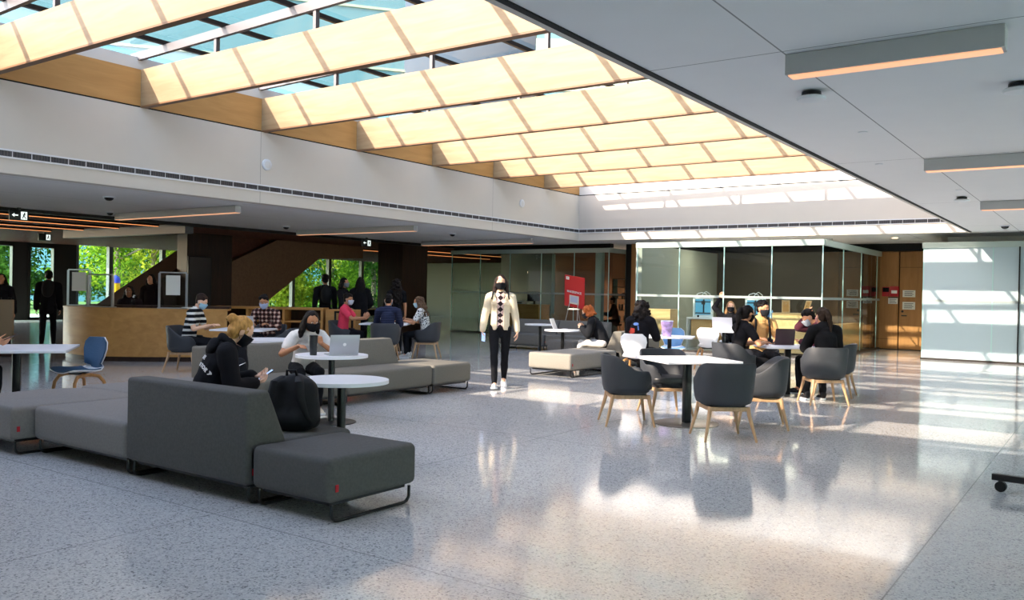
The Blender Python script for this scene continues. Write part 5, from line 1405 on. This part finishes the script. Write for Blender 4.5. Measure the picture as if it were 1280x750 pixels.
# left group
person('person', 'person in a black and white striped tee with a pale blue mask', -12.95, 8.8, .85, .5, sit(14, hp=22, hands=dict(R=((.12, .42, .80),), L=((-.05, .44, .80),))),
  dict(h=1.70, skin='light', top=('#fff', 'stripe'), sleeve='short', tfit=.018, loose=.01, legs=DK, shoes='#202124', hair='short', hc='#2b1d17', mask='#9cc4d8'))
person('person', 'person in a plaid shirt behind the laptop with the four square emblem', -12.72, 10.3, .5, -.8, sit(16, hp=14),
  dict(h=1.70, sex='m', skin='tan', top=('#fff', 'plaid'), tfit=.02, loose=.01, legs=DK, shoes='#202124', hair='short', hc='#15100e', mask='#a9b6d6'))
person('person', 'person in a bright pink tee gesturing at the table', -13.52, 12.92, .8, .5, sit(6, hp=6, hands=dict(R=((.16, .5, .86), (.6, -.4, -.7), (0, .6, .8), (-1, 0, 0), 20, (0, -.5, .7)), L=((-.1, .48, .84), (-.6, -.4, -.7), (0, .6, .8), (1, 0, 0), 20, (0, -.5, .7)))),
  dict(h=1.72, sex='m', skin='tan', top=('#e2445f',), sleeve='short', tfit=.018, loose=.01, legs=DK, shoes='#202124', hair='short', hc='#15100e', mask='#c9ced6'))
person('person', 'person in a navy pinstripe shirt seen from behind', -12.15, 12.85, -.6, .8, sit(10, hp=8),
  dict(h=1.74, sex='m', skin='mid', top=('#fff', 'pinstripe'), tfit=.02, loose=.012, legs=DK, shoes='#202124', hair='short', hc='#100d0d', mask='#c9ced6'))
person('person', 'person in glasses and a black mask beyond the pale laptop', -13.5, 14.3, .6, -.8, sit(6, hp=10),
  dict(h=1.68, skin='light', top=('#22232a',), tfit=.018, legs=DK, shoes='#202124', hair='long', hl=.12, hc='#1a1311', mask='#141519', glasses=True))
person('person', 'person with long curly hair in a black and white floral top', -12.2, 14.12, -.88, -.42, sit(12, hp=12, hands=dict(R=((.12, .46, .83),), L=((-.1, .46, .80),))),
  dict(h=1.68, skin='mid', top=('#fff', 'floral'), sleeve='short', tfit=.018, loose=.01, legs=DK, shoes='#cfcfcf', hair='curly', hl=.28, hc='#5a4636', mask='#a9c9dc'))
# standing students near the stairs
GS = 'dark clothed students standing near the windows'
person('person', 'standing person with a backpack, leftmost of the dark figures by the window', -15.2, 13.95, -.75, .5, stand(), dict(h=1.74, sex='m', skin='brown', top=('#1c1c20',), tfit=.02, legs=DK, shoes='#151515', hair='short', hc='#100d0d', straps=True, group=GS))
person('person', 'standing person in a dark top facing the window in profile, second from the left', -14.75, 14.1, .9, .3, stand(hands=dict(R=((.2, .3, 1.02),), L=((-.2, .3, 1.0),))), dict(h=1.68, skin='mid', top=('#1e1d22',), tfit=.018, legs=DK, shoes='#151515', hair='long', hl=.1, hc='#14100f', mask='#8c8f94', group=GS))
person('person', 'standing person with very long dark hair and a long black dress', -14.4, 14.3, -.7, .7, stand(hands=dict(R=((.2, .28, 1.05),), L=((-.24, .05, .85),))), dict(h=1.70, skin='mid', top=('#131317',), tfit=.03, loose=.05, low=-.3, legs=DK, fit=.03, shoes='#151515', hair='long', hl=.5, hc='#0f0c0c', group=GS))
person('person', 'standing person with long dark hair beside the brown column', -13.72, 14.8, -.8, .55, stand(hands=dict(R=((.24, .08, .82),), L=((-.26, .08, .84),))), dict(h=1.68, skin='mid', top=('#141418',), sleeve='short', tfit=.02, legs=DK, shoes='#151515', hair='wavy', hl=.42, hc='#17110f', group=GS))
# reception staff and visitors
person('person', 'person in dark clothes seated behind the reception desk between the screens', -16.95, 10.15, .65, -.75, sit(8, .62), dict(h=1.72, skin='brown', top=('#22191c',), tfit=.03, loose=.02, legs=DK, shoes='#151515', hair='long', hl=.15, hc='#120e0d'))
person('person', 'person in dark clothes standing farther back behind the reception desk', -17.5, 10.95, .5, -.8, stand(), dict(h=1.66, skin='mid', top=('#1d1518',), tfit=.03, loose=.02, legs=DK, shoes='#151515', hair='long', hl=.12, hc='#120e0d'))
person('person', 'dark figure with a large backpack walking by the entrance doors', -20.0, 9.95, -.75, .45, stand(lean=12, feet=dict(R=((.1, .25, .085), (0, 1, 0)), L=((-.1, -.25, .12), (0, 1, 0)))), dict(h=1.72, sex='m', skin='brown', top=('#17171b',), tfit=.03, loose=.02, legs=DK, shoes='#151515', hair='short', hc='#100d0d', straps=True))
person('person', 'dark figure behind the tan display stand at the left edge', -19.0, 8.5, .7, -.5, stand(), dict(h=1.6, skin='mid', top=('#1b1a1e',), tfit=.03, loose=.02, legs=DK, shoes='#151515', hair='long', hl=.2, hc='#120e0d'))
person('person', 'person at the left edge of whom only the phone hand shows', -10.1, 3.98, .25, .95, sit(14, hp=18, hands=dict(R=((.34, .40, .82), (.6, -.3, -.8), (.3, 1, .1), (-.6, 0, .3), 30, (0, 0, 1)), L=((-.12, .4, .78),))), dict(h=1.72, sex='m', skin='mid', top=('#2b2d33',), tfit=.02, legs=DK, shoes='#202124', hair='short', hc='#15100e', mask='#9cc4d8', extra=phone_in('black phone held above the left edge table', (.36, .53, .88), (25, 0, 0), False)))
# right group
person('person', 'red haired person in a black jacket and white trousers at the small round table', -8.2, 14.78, -.95, -.3, sit(26, .50, hp=18, hands=dict(R=((.1, .42, .80),), L=((-.12, .42, .80),)), feet=dict(R=((.1, .55, .085), (0, .3, 1)), L=((-.1, .5, .085), (0, .3, 1)))),
  dict(h=1.68, skin='light', top=('#1a1c20',), tfit=.03, loose=.015, legs=('#d7d5d1',), shoes='#d8d6d0', hair='wavy', hl=.05, hc='#a4582c', mask='#20242a'))
def back_art(root, cl, me, d):
    from mathutils.bvhtree import BVHTree
    bv = BVHTree.FromPolygons([v.co for v in me.vertices], [p.vertices for p in me.polygons])
    def blob(nm, m, pts):
        b = nb(); vs = []
        for px_, pz_ in pts:
            o = d['chest'] + d['rx'] * px_ + d['u2'] * pz_ - d['fw'] * .6; hit = bv.ray_cast(o, d['fw']); vs.append(b.verts.new((hit[0] - d['fw'] * .006) if hit[0] else o + d['fw'] * .44))
        b.faces.new(vs); bmesh.ops.triangulate(b, faces=b.faces[:]); q = O(nm, b, m, cl, False); md = q.modifiers.new('t', 'SOLIDIFY'); md.thickness = .006; md.offset = 0
    blob('red_print', mat('print_red', '#c8402f', .8), [(-.11 + .07 * cos(t * .63) * (1 + .2 * (t % 2)), -.06 + .045 * sin(t * .63) * (1 + .25 * (t % 2))) for t in range(10)])
    blob('blue_print', mat('print_blue', '#6f93d8', .8), [(-.03 + .05 * cos(t * .7), .05 + .026 * sin(t * .7)) for t in range(9)])
    blob('blue_stem', mat('print_blue2', '#5a7ec6', .8), [(.0, .025), (.02, .025), (.035, -.05), (.015, -.055)])
person('person', 'curly haired person in a black sweatshirt with red and blue print on the back', -6.35, 12.62, -.12, 1, sit(8, hp=8), dict(h=1.74, skin='mid', top=('#15151a',), tfit=.03, loose=.02, legs=DK, shoes='#202124', hair='curly', hl=.17, hc='#141010', art=back_art))
person('person', 'person in a black tee with long dark hair seen from behind at the student table', -4.52, 12.12, .6, .8, sit(12, hp=10, hands=dict(R=((.16, .36, .79), (.8, -.3, -.6)), L=((-.05, .45, .79),))), dict(h=1.68, vox=.0085, skin='mid', top=('#17171b',), sleeve='short', tfit=.016, legs=DK, shoes='#202124', hair='pony', hl=.3, hc='#141011', mask='#141519'))
person('person', 'person in a tan tee with backpack straps and a dark mask at the student table', -4.75, 13.72, .62, -.72, sit(6, hy=28, hp=4), dict(h=1.78, sex='m', vox=.0085, skin='mid', top=('#c9a069',), sleeve='short', tfit=.02, loose=.008, legs=DK, shoes='#202124', hair='short', hc='#120f10', mask='#26282d', straps=True))
person('person', 'person in a purple sweater with a hand on the forehead', -3.52, 13.35, -.9, -.35, sit(22, hp=26, hands=dict(R=((.02, .32, 1.19), (.5, .5, -1), (-.15, .0, 1), (0, -1, 0), 25, (-1, 0, 0)), L=((-.14, .44, .80),))), dict(h=1.70, sex='m', skin='mid', top=('#47242f',), tfit=.022, loose=.01, legs=DK, shoes='#202124', hair='short', hc='#141010', mask='#9aa3ad'))
person('person', 'person in a black sweater with a low ponytail seen from behind', -3.26, 12.22, -.6, .78, sit(12, hp=12, hy=10), dict(h=1.68, vox=.0085, skin='light', top=('#17171a',), tfit=.03, loose=.02, legs=DK, shoes='#2a2a2c', hair='pony', hl=.14, hc='#2c2119', mask='#c98f8f'))
person('person', 'masked person behind the pale laptop with one arm raised', -6.9, 18.1, .4, -.9, sit(4, hands=dict(R=((.22, .12, 1.42), (.8, 0, -.4), (-.1, 0, 1), (0, 1, 0), 20, (-1, 0, 0)), L=((-.15, .42, .80),))), dict(h=1.68, skin='light', top=('#17171b',), tfit=.016, sleeve='long', legs=DK, shoes='#202124', hair='long', hl=.16, hc='#8a6a48', mask='#141519'))
person('person', 'dark seated figure inside the dark glass room by the wood column', -13.9, 25.9, -.9, -.4, sit(10), dict(h=1.7, sex='m', skin='brown', top=('#1c1c21',), tfit=.03, legs=DK, shoes='#151515', hair='short', hc='#100d0d'))
r = E('stool', 'dark stool under the seated figure in the dark glass room', 'stool', (-13.9, 25.9, 0)); b = nb(); lathe(b, [(.18, .40), (.2, .42), (.2, .45), (.18, .46)], 20); O('seat', b, M['black'], r)
for k in range(4): b = nb(); a = k * pi / 2 + .78; tube(b, [(.12 * cos(a), .12 * sin(a), .41), (.19 * cos(a), .19 * sin(a), 0)], .012, 8); O('leg', b, M['black'], r)
r = E('desk_stool', 'dark stool behind the reception desk', 'stool', (-16.95, 10.15, 0)); b = nb(); lathe(b, [(.18, .48), (.2, .5), (.2, .53), (.18, .54)], 20); O('seat', b, M['black'], r); b = nb(); lathe(b, [(.2, 0), (.2, .02), (.03, .04), (.03, .49)], 20); O('pedestal', b, M['black'], r)
# jacket laid over a chair
# ------------------------------------------------------------------ camera, sun, sky
def cam():
    y, p, r = -.6136919, .008493563, .018994425
    Rz = Matrix(((cos(y), -sin(y), 0), (sin(y), cos(y), 0), (0, 0, 1)))
    W = Matrix(((1, 0, 0), (0, 0, -1), (0, 1, 0)))
    Rx = Matrix(((1, 0, 0), (0, cos(p), -sin(p)), (0, sin(p), cos(p))))
    Rr = Matrix(((cos(r), -sin(r), 0), (sin(r), cos(r), 0), (0, 0, 1)))
    m = Rr @ Rx @ W @ Rz
    X, Y, Z = V(m[0]), V(m[1]), V(m[2])
    mw = Matrix((X, -Y, -Z)).transposed().to_4x4(); mw.translation = (0, 0, 1.45)
    c = bpy.data.cameras.new('camera'); o = bpy.data.objects.new('camera', c); COL.objects.link(o)
    o.matrix_world = mw; c.sensor_width = 36; c.lens = 1073 / 1280 * 36; c.clip_start = .05; c.clip_end = 500
    SC.camera = o
cam()
sd = V((.77, 1.7, -1)).normalized()
l = bpy.data.lights.new('sun', 'SUN'); l.energy = 13; l.angle = R(.55); l.color = (1, .95, .88)
o = bpy.data.objects.new('sun', l); COL.objects.link(o); o.rotation_euler = sd.to_track_quat('-Z', 'Y').to_euler(); o.location = (-20, -30, 30)
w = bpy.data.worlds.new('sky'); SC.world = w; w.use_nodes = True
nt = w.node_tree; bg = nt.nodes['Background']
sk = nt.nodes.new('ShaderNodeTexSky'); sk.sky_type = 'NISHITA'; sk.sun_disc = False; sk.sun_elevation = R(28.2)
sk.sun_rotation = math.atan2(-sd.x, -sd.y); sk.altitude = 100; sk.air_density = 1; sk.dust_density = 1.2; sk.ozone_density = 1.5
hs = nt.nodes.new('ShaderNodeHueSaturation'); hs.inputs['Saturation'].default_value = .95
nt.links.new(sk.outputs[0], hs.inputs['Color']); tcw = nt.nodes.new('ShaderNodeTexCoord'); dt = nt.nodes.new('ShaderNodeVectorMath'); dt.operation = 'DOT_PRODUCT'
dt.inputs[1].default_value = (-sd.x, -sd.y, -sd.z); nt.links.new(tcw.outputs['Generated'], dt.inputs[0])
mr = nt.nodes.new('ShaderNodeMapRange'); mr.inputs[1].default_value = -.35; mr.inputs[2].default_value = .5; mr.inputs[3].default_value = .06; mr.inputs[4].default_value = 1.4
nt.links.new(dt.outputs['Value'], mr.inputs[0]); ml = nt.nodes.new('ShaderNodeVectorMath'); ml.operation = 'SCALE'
nt.links.new(hs.outputs[0], ml.inputs[0]); nt.links.new(mr.outputs[0], ml.inputs['Scale']); nt.links.new(ml.outputs[0], bg.inputs[0])  # sky scaled by direction: dimmed opposite the sun, raised sunward to light indoors; bg.inputs[1].default_value = 1.15
SC.view_settings.view_transform = 'Standard'; SC.view_settings.look = 'None'; SC.view_settings.gamma = 1; SC.view_settings.use_curve_mapping = False
SC.view_settings.exposure = .55
SC.cycles.max_bounces = 10; SC.cycles.diffuse_bounces = 5; SC.cycles.glossy_bounces = 4; SC.cycles.transparent_max_bounces = 16
SC.cycles.sample_clamp_indirect = 12; SC.cycles.caustics_reflective = False; SC.cycles.caustics_refractive = False
